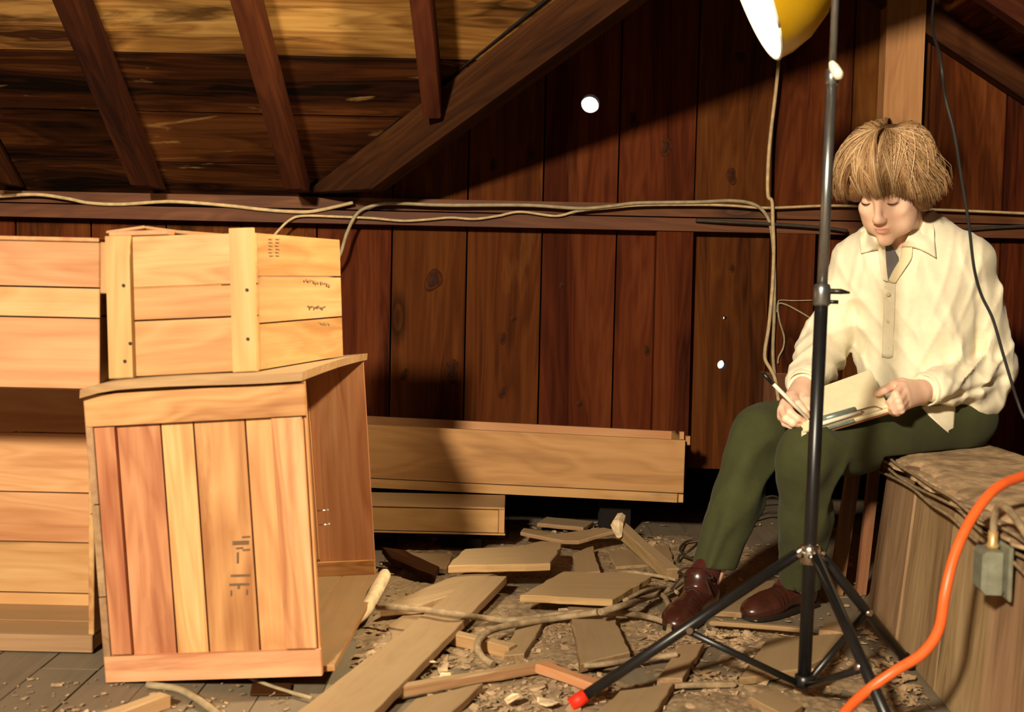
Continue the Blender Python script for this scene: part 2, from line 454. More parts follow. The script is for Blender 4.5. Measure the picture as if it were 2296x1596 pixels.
# ------------------------------------------------------------------ roof: main slope, cross gable, both boarded
ceiling = slab('ceiling', [(-3, WALL_Y + 0.1, PLATE + 0.02 - 0.066 + 0.03), (-0.95 + 0.4, WALL_Y + 0.1, PLATE + 0.02 - 0.036), (-0.3, 1.2, main_roof(1.2) + 0.05), (-3, 1.2, main_roof(1.2) + 0.05)], (0, 0, 0.02), M_DARK)
ceiling['kind'] = 'structure'
def vx(y):      # valley x at depth y
    return GX - (GZ - main_roof(y)) / GS
cs = 1 / math.sqrt(1 + MS * MS)
nrm = Vector((0, MS, 1)).normalized()
step = 0.242
YR = WALL_Y - (GZ - PLATE) / MS      # where the gable ridge meets the main slope
k = 0
while True:
    y0 = WALL_Y + 0.06 - k * step * cs; y1 = y0 - step * cs + 0.004
    if y0 < 0.9: break
    ym = (y0 + y1) / 2
    xr = min(GX, vx(ym) + 0.02) if ym > YR else 3.0
    xl = vx(y0) + 0.0
    if ym > YR:
        segs = [(-3.0, -1.19 if k % 2 else -1.685), (-1.19 if k % 2 else -1.685, None)]
    else:
        segs = [(-3.0, 0.2), (0.2, 3.0)]
    for a, b in segs:
        if b is None: pts = [(a + 0.002, y0), (vx(y0) + 0.03, y0), (min(GX, vx(y1) + 0.03), y1), (a + 0.002, y1)]
        else: pts = [(a, y0), (b, y0), (b, y1), (a, y1)]
        jz = random.uniform(0, 0.006)
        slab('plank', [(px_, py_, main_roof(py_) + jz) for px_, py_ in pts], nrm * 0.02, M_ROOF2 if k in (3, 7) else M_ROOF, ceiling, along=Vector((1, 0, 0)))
    k += 1
# far right main slope beyond the right valley (mirror), unseen but closes the roof
slab('plank', [(2 * GX - vx(WALL_Y), WALL_Y + 0.06, PLATE - 0.04), (3.0, WALL_Y + 0.06, PLATE - 0.04), (3.0, YR, GZ), (GX, YR, GZ)], nrm * 0.02, M_ROOF, ceiling, along=Vector((1, 0, 0)))
# gable slopes
for sgn in (-1, 1):
    gn = Vector((sgn * GS, 0, 1)).normalized()
    w = 0.24; L = math.sqrt(1 + GS * GS)
    j = 0
    while True:
        d0 = j * w / L; d1 = d0 + w / L - 0.003
        if GZ - GS * d0 < PLATE - 0.05: break
        def yv(d): return max(YR, WALL_Y - (GZ - GS * d - PLATE) / MS)
        slab('plank', [(GX + sgn * d0, WALL_Y + 0.05, GZ - GS * d0), (GX + sgn * d1, WALL_Y + 0.05, GZ - GS * d1), (GX + sgn * d1, min(WALL_Y + 0.04, yv(d1) - 0.02), GZ - GS * d1), (GX + sgn * d0, min(WALL_Y + 0.04, yv(d0) - 0.02), GZ - GS * d0)],
             gn * 0.02, M_ROOF, ceiling, along=Vector((0, 1, 0)))
        j += 1
# unseen dark sheets added above the boards to keep daylight from leaking in
slab('trim_3', [(-3.05, WALL_Y + 0.12, main_roof(WALL_Y + 0.12) + 0.05), (vx(WALL_Y + 0.12) - 0.05, WALL_Y + 0.12, main_roof(WALL_Y + 0.12) + 0.05), (GX, YR, GZ + 0.05), (GX, 0.8, main_roof(0.8) + 0.05), (-3.05, 0.8, main_roof(0.8) + 0.05)], (0, 0, 0.02), M_DARK)['kind'] = 'structure'
slab('trim_4', [(GX, YR, GZ + 0.05), (2 * GX - vx(WALL_Y + 0.12), WALL_Y + 0.12, main_roof(WALL_Y + 0.12) + 0.05), (3.4, WALL_Y + 0.12, main_roof(WALL_Y + 0.12) + 0.05), (3.4, 0.8, main_roof(0.8) + 0.05), (GX, 0.8, main_roof(0.8) + 0.05)], (0, 0, 0.02), M_DARK)['kind'] = 'structure'
for i_, sgn in enumerate((-1, 1)):
    d = 1.62
    slab('trim_%d' % (5 + i_), [(GX, WALL_Y + 0.08, GZ + 0.04), (GX + sgn * d, WALL_Y + 0.08, GZ + 0.04 - GS * d), (GX + sgn * d, WALL_Y - 0.0, GZ + 0.04 - GS * d), (GX, YR - 0.1, GZ + 0.04)], (0, 0, 0.02), M_DARK)['kind'] = 'structure'
# rest of the attic shell
TOPZ = main_roof(0.8)
slab('wall_left', [(-2.98, -2.2, 0), (-2.98, 4.9, 0), (-2.98, 4.06, PLATE), (-2.98, 0.8, TOPZ + 0.1), (-2.98, -2.2, TOPZ + 0.1)], (-0.05, 0, 0), M_SHELL)['kind'] = 'structure'
slab('wall_right', [(2.98, -2.2, 0), (2.98, 4.9, 0), (2.98, 4.06, PLATE), (2.98, 0.8, TOPZ + 0.1), (2.98, -2.2, TOPZ + 0.1)], (0.05, 0, 0), M_SHELL)['kind'] = 'structure'
slab('wall_front', [(-3, -2.2, 0), (3, -2.2, 0), (3, -2.2, TOPZ + 0.1), (-3, -2.2, TOPZ + 0.1)], (0, -0.05, 0), M_SHELL)['kind'] = 'structure'
slab('trim_7', [(-3, -2.2, TOPZ), (3.4, -2.2, TOPZ), (3.4, 0.85, TOPZ), (-3, 0.85, TOPZ)], (0, 0, 0.05), M_SHELL)['kind'] = 'structure'
slab('trim_8', [(-3.0, 3.99, WB), (-3.0, 4.95, WB), (-3.0, 4.95, 0), (-3.0, 3.99, 0)], (-0.05, 0, 0), M_DARK)['kind'] = 'structure'

# ------------------------------------------------------------------ ledger along the wall
trim = empty('trim_9', (0, 3.9, 1.03), kind='structure')
slab('plank', [(-3, 3.895, 1.042), (2.9, 3.895, 1.046), (2.9, 3.895, 1.090), (-3, 3.895, 1.078)], (0, 0.05, 0), M_LEDGER, trim)
slab('plank', [(-3, 3.875, 0.992), (2.9, 3.875, 0.998), (2.9, 3.875, 1.040), (-3, 3.875, 1.036)], (0, 0.07, 0), M_LEDGER, trim)

def upright(name, x0, x1, z0, z1, yf, mat, label, lean=0.0, cat='stud', t=None):
    return slab(name, [(x0, yf, z0), (x1, yf, z0), (x1 + lean, yf, z1), (x0 + lean, yf, z1)], (0, t or (WALL_Y - yf - 0.0005), 0), mat, None, along=Vector((0, 0, 1)), label=label, cat=cat)
upright('wall_stud', 0.478, 0.600, 0.17, 0.995, 3.885, M_WALL, 'brown upright stud on the wall above the right end of the long shallow box', lean=-0.004)
upright('wall_stud', 0.868, 1.00, 0.40, 0.995, 3.872, M_WALL, 'brown upright stud behind the hanging cables beside the sleeve')
upright('wall_post', 1.207, 1.335, 1.045, 1.93, 3.87, M_POST, 'light tan upright post on the wall above the head', cat='post')
slab('wooden_block', [(0.84, 3.85, 0.36), (1.00, 3.85, 0.36), (1.00, 3.85, 0.53), (0.84, 3.85, 0.53)], (0, 0.085, 0), M_LEDGER, label='dusty wooden block on the wall behind the pen, at the foot of the hanging cables', cat='block')

# ------------------------------------------------------------------ rafters, valley beam
def seated(name, a, b, down, dep, side, w, zcut, label, cat):
    """timber from a to b hanging below that line, its foot sawn level where it sits on the wall plate"""
    d = (b - a).normalized()
    a2 = a + down * dep; t0 = max(0.0, (zcut - a.z) / d.z); t1 = max(0.0, (zcut - a2.z) / d.z)
    L = (b - a).length
    pts = [a + d * t0, b, b + down * dep, a2 + d * t1]
    return slab(name, [p - side * w / 2 for p in pts], side * w, M_BEAM, None, bev=0.004, along=d, label=label, cat=cat)
SEAT = 1.092
def rafter(X, y0, y1, label, w=0.052, dep=0.12, dx=0.0):
    a = Vector((X, y0, main_roof(y0))) - nrm * 0.001; b = Vector((X + dx, y1, main_roof(y1))) - nrm * 0.001
    d = (b - a).normalized(); sd = Vector((1, 0, 0)); sd = (sd - d * sd.dot(d)).normalized()
    return seated('rafter', a, b, -nrm, dep, sd, w, SEAT if y0 > 3.8 else 0.0, label, 'rafter')
rafter(-1.67, 3.93, 1.2, 'dark brown sloping rafter nearest the edge at far left')
rafter(-1.195, 3.93, 1.2, 'dark brown sloping rafter above the left-hand crate, second of four', dx=-0.03)
rafter(-0.705, 3.92, 1.2, 'dark brown sloping rafter that meets the foot of the big diagonal beam', dx=-0.10)
rafter(-0.250, 3.50, 1.2, 'short dark rafter rising from the middle of the big diagonal beam', dx=-0.08)
va = Vector((vx(WALL_Y) - 0.035, WALL_Y - 0.03, PLATE)); vb = Vector((GX, YR, GZ))
vd = (vb - va).normalized(); side = vd.cross(Vector((0, 0, 1))).normalized(); dn = -(Vector((0, 0, 1)) - vd * vd.z).normalized()
seated('valley_beam', va, vb, dn, 0.135, side, 0.06, SEAT, 'big dark diagonal roof beam rising from the wall plate', 'beam')
vr = Vector((2 * GX - va.x, va.y, va.z)); vbr = Vector((GX, YR, GZ))
vd2 = (vbr - vr).normalized(); s2 = vd2.cross(Vector((0, 0, 1))).normalized(); dn2 = -(Vector((0, 0, 1)) - vd2 * vd2.z).normalized()
def grafter(Y, label, w=0.05, dep=0.095):
    gn = Vector((GS, 0, 1)).normalized()
    def P(x, y): return Vector((x, y, gable_roof(x))) - gn * 0.001
    x1 = GX + 1.35 if Y > 3.8 else GX + 1.1
    return slab('rafter', [P(GX + 0.02, Y), P(x1, Y), P(x1, Y - w), P(GX + 0.02, Y - w)], -gn * dep, M_BEAM, None, bev=0.004, label=label, cat='rafter')
grafter(3.93, 'dark sloping rafter against the wall in the upper right corner')
grafter(3.47, 'dark sloping rafter in front of the one against the wall, upper right corner')

# ------------------------------------------------------------------ the crates
def crate_root(name, pts, label, cat='crate', group=None):
    c = sum([Vector(p) for p in pts], Vector()) / len(pts)
    return empty(name, c, label, cat, group)
def lerp(a, b, t): return a * (1 - t) + b * t

# big front crate: open on the side that faces the middle of the attic
fbl, fbr = at(237, 1532, 2.235), at(722, 1517, 2.19)
ftl, ftr = at(186, 884, 2.235), at(681, 856, 2.19)
bv = Vector((0.015, 0.76, 0.0)); uz = (ftl - fbl).normalized(); ux_ = (fbr - fbl).normalized()
bv = (bv - uz * bv.dot(uz) * 0.3)
bbl, bbr, btl, btr = fbl + bv, fbr + bv, ftl + bv, ftr + bv
by = bv.normalized(); T = 0.013
C1 = crate_root('shipping_crate', [fbl, fbr], 'tall pale pine crate standing on the floor in front, open at one side')
# front: four upright boards set back behind a frame of four battens
face_planks(C1, (fbl + by * T, fbr + by * T, ftr + by * T, ftl + by * T), by * T, us=[0.045, 0.125, 0.335, 0.485, 0.72, 1.0], mat=M_CRATE, name='panel_board')
face_planks(C1, (fbl, fbr, lerp(fbr, ftr, 0.095), lerp(fbl, ftl, 0.095)), by * T, vs=[0, 1], mat=M_CRATE, name='batten')
face_planks(C1, (lerp(fbl, ftl, 0.885), lerp(fbr, ftr, 0.885), ftr, ftl), by * T, vs=[0, 1], mat=M_CRATE, name='batten')
for u0, u1 in ((0.035, 0.135), (0.84, 0.985)):
    a, b = lerp(fbl, fbr, u0), lerp(fbl, fbr, u1); c, d = lerp(ftl, ftr, u0), lerp(ftl, ftr, u1)
    face_planks(C1, (lerp(a, c, 0.097), lerp(b, d, 0.097), lerp(b, d, 0.883), lerp(a, c, 0.883)), by * T, us=[0, 1], mat=M_CRATE, name='batten')
# left side, back, bottom
face_planks(C1, (fbl - ux_ * 0.002 + by * 0.002, bbl - ux_ * 0.002, btl - ux_ * 0.002, ftl - ux_ * 0.002 + by * 0.002), ux_ * 0.016, vs=[0, 0.3, 0.62, 1], mat=M_DEBRIS, name='side_board')
face_planks(C1, (bbl, bbr, btr, btl), by * T, us=[0, 0.2, 0.42, 0.66, 1.0], mat=M_CRATE2, name='back_board')
face_planks(C1, (bbl - by * 0.013, bbr - by * 0.013, lerp(bbr, btr, 0.09) - by * 0.013, lerp(bbl, btl, 0.09) - by * 0.013), by * 0.012, vs=[0, 1], mat=M_CRATE, name='batten')
a, b = lerp(bbl, bbr, 0.58) - by * 0.013, lerp(bbl, bbr, 0.67) - by * 0.013
face_planks(C1, (lerp(a, a + btl - bbl, 0.1), lerp(b, b + btl - bbl, 0.1), b + btl - bbl, a + btl - bbl), by * 0.012, us=[0, 1], mat=M_CRATE2, name='batten')
face_planks(C1, (fbl + by * 0.028, fbr + by * 0.028, bbr, bbl), uz * 0.013, us=[0, 0.27, 0.55, 0.8, 1.05], mat=M_BOX, name='bottom_board')
# lid: one bowed board
li = [at(178, 880, 2.22), at(677, 852, 2.175), at(823, 806, 2.985), at(330, 838, 3.0)]
n_ = 12; vs_, fs_ = [], []
lup = Vector((0.07, 0, 1)).normalized() * 0.017
lc = sum(li, Vector()) / 4
for i in range(n_ + 1):
    for j in range(n_ + 1):
        p = lerp(lerp(li[0], li[1], i / n_), lerp(li[3], li[2], i / n_), j / n_)
        s = i / n_
        p = p + Vector((0, 0, 0.0022 * math.sin(s * math.pi * 2.0 - 0.6) - 0.010 * max(0, 0.12 - s) / 0.12 + 0.004 * math.sin(j / n_ * 3.0)))
        vs_.append(p)
npt = len(vs_); vs_ = vs_ + [v + lup for v in vs_]
def gid(i, j, top): return i * (n_ + 1) + j + (npt if top else 0)
for i in range(n_):
    for j in range(n_):
        fs_.append((gid(i, j, 0), gid(i, j + 1, 0), gid(i + 1, j + 1, 0), gid(i + 1, j, 0)))
        fs_.append((gid(i, j, 1), gid(i + 1, j, 1), gid(i + 1, j + 1, 1), gid(i, j + 1, 1)))
for i in range(n_):
    fs_ += [(gid(i, 0, 0), gid(i + 1, 0, 0), gid(i + 1, 0, 1), gid(i, 0, 1)), (gid(i, n_, 0), gid(i, n_, 1), gid(i + 1, n_, 1), gid(i + 1, n_, 0)),
            (gid(0, i, 0), gid(0, i, 1), gid(0, i + 1, 1), gid(0, i + 1, 0)), (gid(n_, i, 0), gid(n_, i + 1, 0), gid(n_, i + 1, 1), gid(n_, i, 1))]
link('lid', mesh('lid', [v - lc for v in vs_], fs_), M_FRESH, C1, Matrix.Translation(lc))
# nails
for px_, py_ in ((262, 902), (352, 890), (470, 882), (585, 873), (672, 868), (270, 1490), (470, 1488), (600, 1483), (700, 1465), (232, 1180), (660, 1290), (665, 1070)):
    p = at(px_, py_, 2.215); p = fbl + (p - fbl) - by * ((p - fbl).dot(by)) - by * 0.0008
    lathe('nail', [(0.0042, 0), (0.0042, 0.004)], p, by, M_NAIL, C1, 8)
for px_, py_ in ((712, 1145), (715, 1177)):
    p = at(px_, py_, 2.25)
    tube('nail', [p, p + Vector((0.022, -0.004, 0.003))], 0.0014, M_CHROME, C1, 6)
# worn stencil: bars and ticks, read from the photograph (crop pixels)
def mark_on(parent, plane_p, plane_n, quad_px, mat, name='stencil_mark'):
    q = []
    for px_, py_ in quad_px:
        d = ray(px_, py_); t = (plane_p - ORG).dot(plane_n) / d.dot(plane_n); q.append(ORG + d * t)
    return slab(name, q, -plane_n * (0.0006 if plane_n.dot(FWD) > 0 else -0.0006), mat, parent, bev=0.0001)
pn = (fbr - fbl).cross(ftl - fbl).normalized()
if pn.dot(FWD) < 0: pn = -pn
pp = fbl + by * (T - 0.0004)
s_ = 1 / 2.551
for x0, y0, x1, y1 in ((1330, 543, 1424, 566), (1384, 516, 1430, 526), (1350, 580, 1390, 590), (1388, 590, 1430, 600), (1354, 608, 1366, 672), (1320, 735, 1432, 748), (1312, 786, 1426, 799), (1358, 800, 1372, 818), (1318, 826, 1328, 858), (1408, 822, 1418, 852)):
    mark_on(C1, pp, pn, [(x0 * s_, 1000 + y1 * s_), (x1 * s_, 1000 + (y1 - 3) * s_), (x1 * s_, 1000 + (y0 - 3) * s_), (x0 * s_, 1000 + y0 * s_)], M_INK)

# crate on top of it, racked out of square
def crate_box(root, c, mat, front_vs, side_vs, t=0.012):
    """closed crate from 8 corners c = fbl fbr ftr ftl bbl bbr btr btl"""
    f_bl, f_br, f_tr, f_tl, b_bl, b_br, b_tr, b_tl = c
    yv = (b_bl - f_bl).normalized(); xv = (f_br - f_bl).normalized(); zv = (f_tl - f_bl).normalized()
    face_planks(root, (f_bl, f_br, f_tr, f_tl), yv * t, vs=front_vs, mat=mat, name='front_board')
    face_planks(root, (f_br + yv * t, b_br, b_tr, f_tr + yv * t), -xv * t, vs=side_vs, mat=mat, name='side_board')
    face_planks(root, (f_bl + yv * t, b_bl, b_tl, f_tl + yv * t), xv * t, vs=side_vs, mat=mat, name='side_board')
    face_planks(root, (b_bl + xv * t, b_br - xv * t, b_tr - xv * t, b_tl + xv * t), -yv * t, vs=[0, 0.5, 1], mat=mat, name='back_board')
    face_planks(root, (f_bl + xv * t + yv * t, f_br - xv * t + yv * t, b_br - xv * t - yv * t, b_bl + xv * t - yv * t), zv * t, us=[0, 0.33, 0.66, 1], mat=mat, name='bottom_board')
    return xv, yv, zv
a = [at(252, 853, 2.28), at(579, 836, 2.28), at(570, 520, 2.28), at(243, 530, 2.28)]
d_bot = at(770, 803, 2.72) - a[1]; d_top = at(762, 536, 2.72) - a[2]
c2 = a + [a[0] + d_bot, a[1] + d_bot, a[2] + d_top, a[3] + d_top]
for i in (0, 1, 4, 5): c2[i] = c2[i] + Vector((0, 0, 0.004))
C2 = crate_root('shipping_crate', c2[:2] + c2[4:6], 'small honey pine crate with upright battens, on top of the tall crate')
xv, yv, zv = crate_box(C2, c2, M_CRATE2, [0, 0.40, 0.63, 1], [0, 0.34, 0.68, 1])
def stile(u0, u1, ext=0.0, up=0.0):
    p0, p1 = lerp(c2[0], c2[1], u0), lerp(c2[0], c2[1], u1); q0, q1 = lerp(c2[3], c2[2], u0), lerp(c2[3], c2[2], u1)
    o = -yv * 0.0125
    slab('batten', [p0 + o, p1 + o, q1 + o + zv * up, q0 + o + zv * up], yv * 0.012, M_CRATE2, C2, along=zv)
stile(0.0, 0.165); stile(0.845, 1.005, up=0.008)
face_planks(C2, (c2[3] + xv * 0.0, c2[2] - xv * 0.02, c2[6] - xv * 0.02, c2[7]), zv * 0.01, us=[0, 0.45], mat=M_CRATE2, name='lid_board')
p = at(325, 515, 2.44)
slab('lid_board', [at(238, 524, 2.32), at(325, 512, 2.32), at(330, 520, 2.38), at(242, 530, 2.38)], zv * 0.006, M_FRESH, C2)
slab('lid_board', [at(325, 513, 2.32), at(420, 526, 2.30), at(425, 530, 2.36), at(330, 518, 2.38)], zv * 0.006, M_FRESH, C2)
for px_, py_ in ((276, 640), (279, 810), (553, 650), (555, 760), (291, 770)):
    p = at(px_, py_, 2.266)
    lathe('nail', [(0.0034, 0), (0.0034, 0.003)], p, yv, M_NAIL, C2, 8)
sn = d_bot.cross(zv).normalized()
if sn.dot(FWD) < 0: sn = -sn
s_ = 1 / 2.551
rnd = random.Random(3)
for rx0, ry0, rx1, ry1, n_s in ((1540, 135, 1610, 250, 0), (1740, 365, 1890, 430, 7), (1760, 515, 1865, 545, 6), (1825, 608, 1890, 640, 4)):
    if n_s == 0:
        for q in range(6):
            for cc in (0, 1):
                x0 = rx0 + cc * 38 + rnd.uniform(0, 6); y0 = ry0 + q * 19
                mark_on(C2, c2[1], sn, [(x0 * s_, 480 + (y0 + 9) * s_), ((x0 + 22) * s_, 480 + (y0 + 10) * s_), ((x0 + 22) * s_, 480 + (y0 + 4) * s_), (x0 * s_, 480 + (y0 + 3) * s_)], M_INK2)
    else:
        w_ = (rx1 - rx0) / n_s
        for q in range(n_s * 2):
            x0 = rx0 + q * w_ * 0.5; y0 = ry0 + (ry1 - ry0) * 0.2 * q / n_s + rnd.uniform(0, 12); hh = rnd.uniform(4, 20); ww = w_ * rnd.uniform(0.15, 0.5)
            mk = M_INK2 if n_s != 6 else M_INK
            mark_on(C2, c2[1], sn, [(x0 * s_, 480 + (y0 + hh) * s_), ((x0 + ww) * s_, 480 + (y0 + hh) * s_), ((x0 + ww) * s_, 480 + y0 * s_), (x0 * s_, 480 + y0 * s_)], mk)

# crates at the left edge: an open one lying on its side with a closed one on top
Y4 = 2.42
z4t = at(100, 871, 2.28).z - 0.0015
x4r = -0.872; x4l = -1.62
c4 = [Vector((x4l, Y4, 0.004)), Vector((x4r, Y4, 0.004)), Vector((x4r, Y4, z4t)), Vector((x4l, Y4, z4t))]
dy4 = Vector((0, 0.25, 0))
C4 = crate_root('open_crate', c4[:2], 'large open-fronted crate lying behind the tall crate, at the left edge', 'crate')
zc = Vector((0, 0, 1)); xc = Vector((1, 0, 0)); yc = Vector((0, 1, 0))
face_planks(C4, (c4[0] + dy4, c4[1] + dy4, c4[2] + dy4, c4[3] + dy4), -yc * 0.012, vs=[0, 0.10, 0.31, 0.515, 0.76, 1], mat=M_CRATE2, name='back_board')
face_planks(C4, (c4[0] + zc * 0.002, c4[1] + zc * 0.002, c4[1] + dy4 - yc * 0.013, c4[0] + dy4 - yc * 0.013), zc * 0.03, vs=[0, 0.45, 1], mat=M_BOX, name='bottom_board')
face_planks(C4, (c4[3] - zc * 0.014, c4[2] - zc * 0.014, c4[2] + dy4 - zc * 0.014, c4[3] + dy4 - zc * 0.014), zc * 0.013, vs=[0, 0.5, 1], mat=M_CRATE2, name='top_board')
face_planks(C4, (c4[1] - xc * 0.013 + zc * 0.033, c4[1] + dy4 - xc * 0.013 + zc * 0.033 - yc * 0.014, c4[2] + dy4 - xc * 0.013 - zc * 0.015 - yc * 0.014, c4[2] - xc * 0.013 - zc * 0.015), xc * 0.012, vs=[0, 0.5, 1], mat=M_CRATE2, name='side_board')
face_planks(C4, (c4[0] + zc * 0.033, c4[0] + dy4 + zc * 0.033 - yc * 0.014, c4[3] + dy4 - zc * 0.015 - yc * 0.014, c4[3] - zc * 0.015), xc * 0.012, vs=[0, 0.5, 1], mat=M_CRATE2, name='side_board')
slab('front_lip', [c4[0] - yc * 0.013, c4[1] - yc * 0.013, c4[1] - yc * 0.013 + zc * 0.036, c4[0] - yc * 0.013 + zc * 0.036], yc * 0.012, M_DEBRIS, C4)

z3 = z4t + 0.0015; x3r = at(223, 800, 2.28).x; h3 = at(150, 541, 2.28).z
c3 = [Vector((-1.58, 2.28, z3)), Vector((x3r, 2.28, z3)), Vector((x3r, 2.28, h3)), Vector((-1.58, 2.28, h3))]
c3 += [v + Vector((0, 0.32, 0)) for v in c3]
C3 = crate_root('shipping_crate', c3[:2] + c3[4:6], 'closed wide pine crate of level boards, set on the open-fronted crate at left edge')
crate_box(C3, c3, M_CRATE2, [0, 0.485, 0.69, 1], [0, 0.5, 1])
face_planks(C3, (c3[3], c3[2], c3[6], c3[7]), zc * 0.008, us=[0, 0.5, 1], mat=M_CRATE2, name='lid_board')
slab('batten', [c3[1] + zc * 0.19 + yc * 0.002 + xc * 0.0005, c3[1] + zc * 0.19 + xc * 0.013 + yc * 0.002, c3[2] + xc * 0.013 + yc * 0.002, c3[2] + xc * 0.0005 + yc * 0.002], yc * 0.03, M_CRATE2, C3, along=zc)

# long shallow box leaning along the wall, low box in front of it
Y5 = 3.62
q5 = [at(690, 1086, Y5), at(1532, 1127, Y5), at(1537, 986, Y5), at(690, 944, Y5)]
dy5 = Vector((0, 0.24, 0)); x5 = (q5[1] - q5[0]).normalized(); z5 = (q5[3] - q5[0]).normalized()
C5 = crate_root('shallow_box', q5[:2], 'long shallow plywood box with its wide face out, low along the wall', 'box')
face_planks(C5, (lerp(q5[0], q5[3], 0.145), lerp(q5[1], q5[2], 0.145), q5[2], q5[3]), yc * 0.012, vs=[0, 1], mat=M_BOX, name='front_panel')
slab('bottom_rail', [q5[0] - yc * 0.003, lerp(q5[1], q5[0], 0.016) - yc * 0.003, lerp(lerp(q5[1], q5[0], 0.016), lerp(q5[2], q5[3], 0.016), 0.14) - yc * 0.003, lerp(q5[0], q5[3], 0.14) - yc * 0.003], yc * 0.02, M_BOX, C5)
slab('corner_post', [lerp(q5[1], q5[0], 0.013), q5[1], lerp(q5[1], q5[2], 0.13), lerp(lerp(q5[1], q5[0], 0.013), lerp(q5[2], q5[3], 0.013), 0.13)], yc * 0.02, M_BOX, C5)
face_planks(C5, (q5[1] + yc * 0.021 - x5 * 0.013, q5[1] + dy5 - x5 * 0.013, q5[2] + dy5 - x5 * 0.013, q5[2] + yc * 0.013 - x5 * 0.013), x5 * 0.012, vs=[0, 1], mat=M_BOX, name='end_panel')
face_planks(C5, (q5[0] + dy5, q5[1] + dy5, q5[2] + dy5, q5[3] + dy5), -yc * 0.012, vs=[0, 1], mat=M_BOX, name='back_panel')
face_planks(C5, (q5[0] + yc * 0.022 + z5 * 0.012, q5[1] + yc * 0.022 + z5 * 0.012 - x5 * 0.014, q5[1] + dy5 - yc * 0.013 + z5 * 0.012 - x5 * 0.014, q5[0] + dy5 - yc * 0.013 + z5 * 0.012), z5 * 0.01, vs=[0, 1], mat=M_BOX, name='bottom_panel')
for px_, py_ in ((1529, 978), (1543, 988)):
    p = at(px_, py_, Y5 + 0.03)
    slab('finger_joint', [p + Vector((-0.007, 0, -0.014)), p + Vector((0.007, 0, -0.014)), p + Vector((0.007, 0, 0.014)), p + Vector((-0.007, 0, 0.014))], yc * 0.02, M_BOX, C5)
Y6 = 3.40
z6 = at(1130, 1200, Y6).z; t6 = at(1130, 1143, Y6).z
xr6 = at(1131, 1180, Y6).x
q6 = [Vector((-0.66, Y6, z6)), Vector((xr6, Y6, z6)), Vector((xr6, Y6, t6)), Vector((-0.66, Y6, t6))]
dy6 = Vector((0.0, 0.21, 0))
C6 = crate_root('low_box', q6[:2], 'low flat plywood box lying in front of the long shallow box', 'box')
face_planks(C6, (q6[0] + zc * 0.006, q6[1] - xc * 0.018 + zc * 0.006, q6[2] - xc * 0.018, q6[3]), yc * 0.012, vs=[0, 1], mat=M_BOX, name='front_panel')
slab('corner_post', [q6[1] - xc * 0.017 + zc * 0.006, q6[1] + zc * 0.006, q6[2], q6[2] - xc * 0.017], yc * 0.018, M_BOX, C6, along=zc)
face_planks(C6, (q6[1] + yc * 0.019 - xc * 0.012, q6[1] + dy6 - xc * 0.012, q6[2] + dy6 - xc * 0.012, q6[2] + yc * 0.019 - xc * 0.012), xc * 0.012, vs=[0, 1], mat=M_SLAT, name='end_panel')
face_planks(C6, (q6[3] + zc * 0.001 - yc * 0.002, q6[2] + zc * 0.001 - yc * 0.002, q6[2] + dy6 + zc * 0.001, q6[3] + dy6 + zc * 0.001), zc * 0.006, vs=[0, 1], mat=M_BOX, name='top_panel')
face_planks(C6, (q6[0] - yc * 0.004, q6[1] - yc * 0.004 + xc * 0.003, q6[1] + dy6, q6[0] + dy6), zc * 0.005, vs=[0, 1], mat=M_BOX, name='bottom_panel')
# sleepers carrying the two boxes, coloured near-black to merge with the shade below
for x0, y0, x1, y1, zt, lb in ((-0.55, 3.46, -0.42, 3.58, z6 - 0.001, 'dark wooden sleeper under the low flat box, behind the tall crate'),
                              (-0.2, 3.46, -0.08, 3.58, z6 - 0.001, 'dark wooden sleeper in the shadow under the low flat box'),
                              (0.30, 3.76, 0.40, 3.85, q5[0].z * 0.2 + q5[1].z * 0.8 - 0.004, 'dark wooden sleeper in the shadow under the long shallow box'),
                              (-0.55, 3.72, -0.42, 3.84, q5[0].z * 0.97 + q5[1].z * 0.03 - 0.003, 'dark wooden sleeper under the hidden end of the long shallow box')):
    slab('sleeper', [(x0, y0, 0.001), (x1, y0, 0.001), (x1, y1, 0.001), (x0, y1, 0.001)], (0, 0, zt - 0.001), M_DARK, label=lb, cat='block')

# ------------------------------------------------------------------ the big dusty box on the right that serves as a seat
BT = 0.405
BIN = empty('wooden_box', (1.05, 2.3, 0), 'big weathered grey-brown box with a dusty ragged cover, along the right edge under the person', 'box')
p_far_b, p_far_t = Vector((0.905, 2.87, 0.0)), Vector((0.948, 2.885, BT - 0.04))
p_near_b, p_near_t = Vector((0.795, 1.45, 0.0)), Vector((0.808, 1.45, BT - 0.04))
p_rear_b, p_rear_t = Vector((1.25, 3.20, 0)), Vector((1.265, 3.205, BT - 0.04))
inn = Vector((1, -0.08, 0)).normalized()
cuts = [0, 0.20, 0.41, 0.60, 0.80, 1.0]
for i, (a_, b_) in enumerate(zip(cuts[:-1], cuts[1:])):
    j = inn * random.uniform(-0.002, 0.003)
    g = 0.0012
    slab('side_board', [lerp(p_far_b, p_near_b, a_ + g) + j, lerp(p_far_b, p_near_b, b_ - g) + j, lerp(p_far_t, p_near_t, b_ - g) + j, lerp(p_far_t, p_near_t, a_ + g) + j], inn * 0.022, M_BIN, BIN, along=Vector((0, 0, 1)), bev=0.003)
eo = Vector((0.4, -0.4, 0)).normalized()
for a_, b_ in ((0.02, 0.34), (0.34, 0.67), (0.67, 1.0)):
    slab('end_board', [lerp(p_far_b, p_rear_b, a_) + inn * 0.0, lerp(p_far_b, p_rear_b, b_), lerp(p_far_t, p_rear_t, b_), lerp(p_far_t, p_rear_t, a_)], eo * 0.02, M_BIN, BIN, along=Vector((0, 0, 1)))
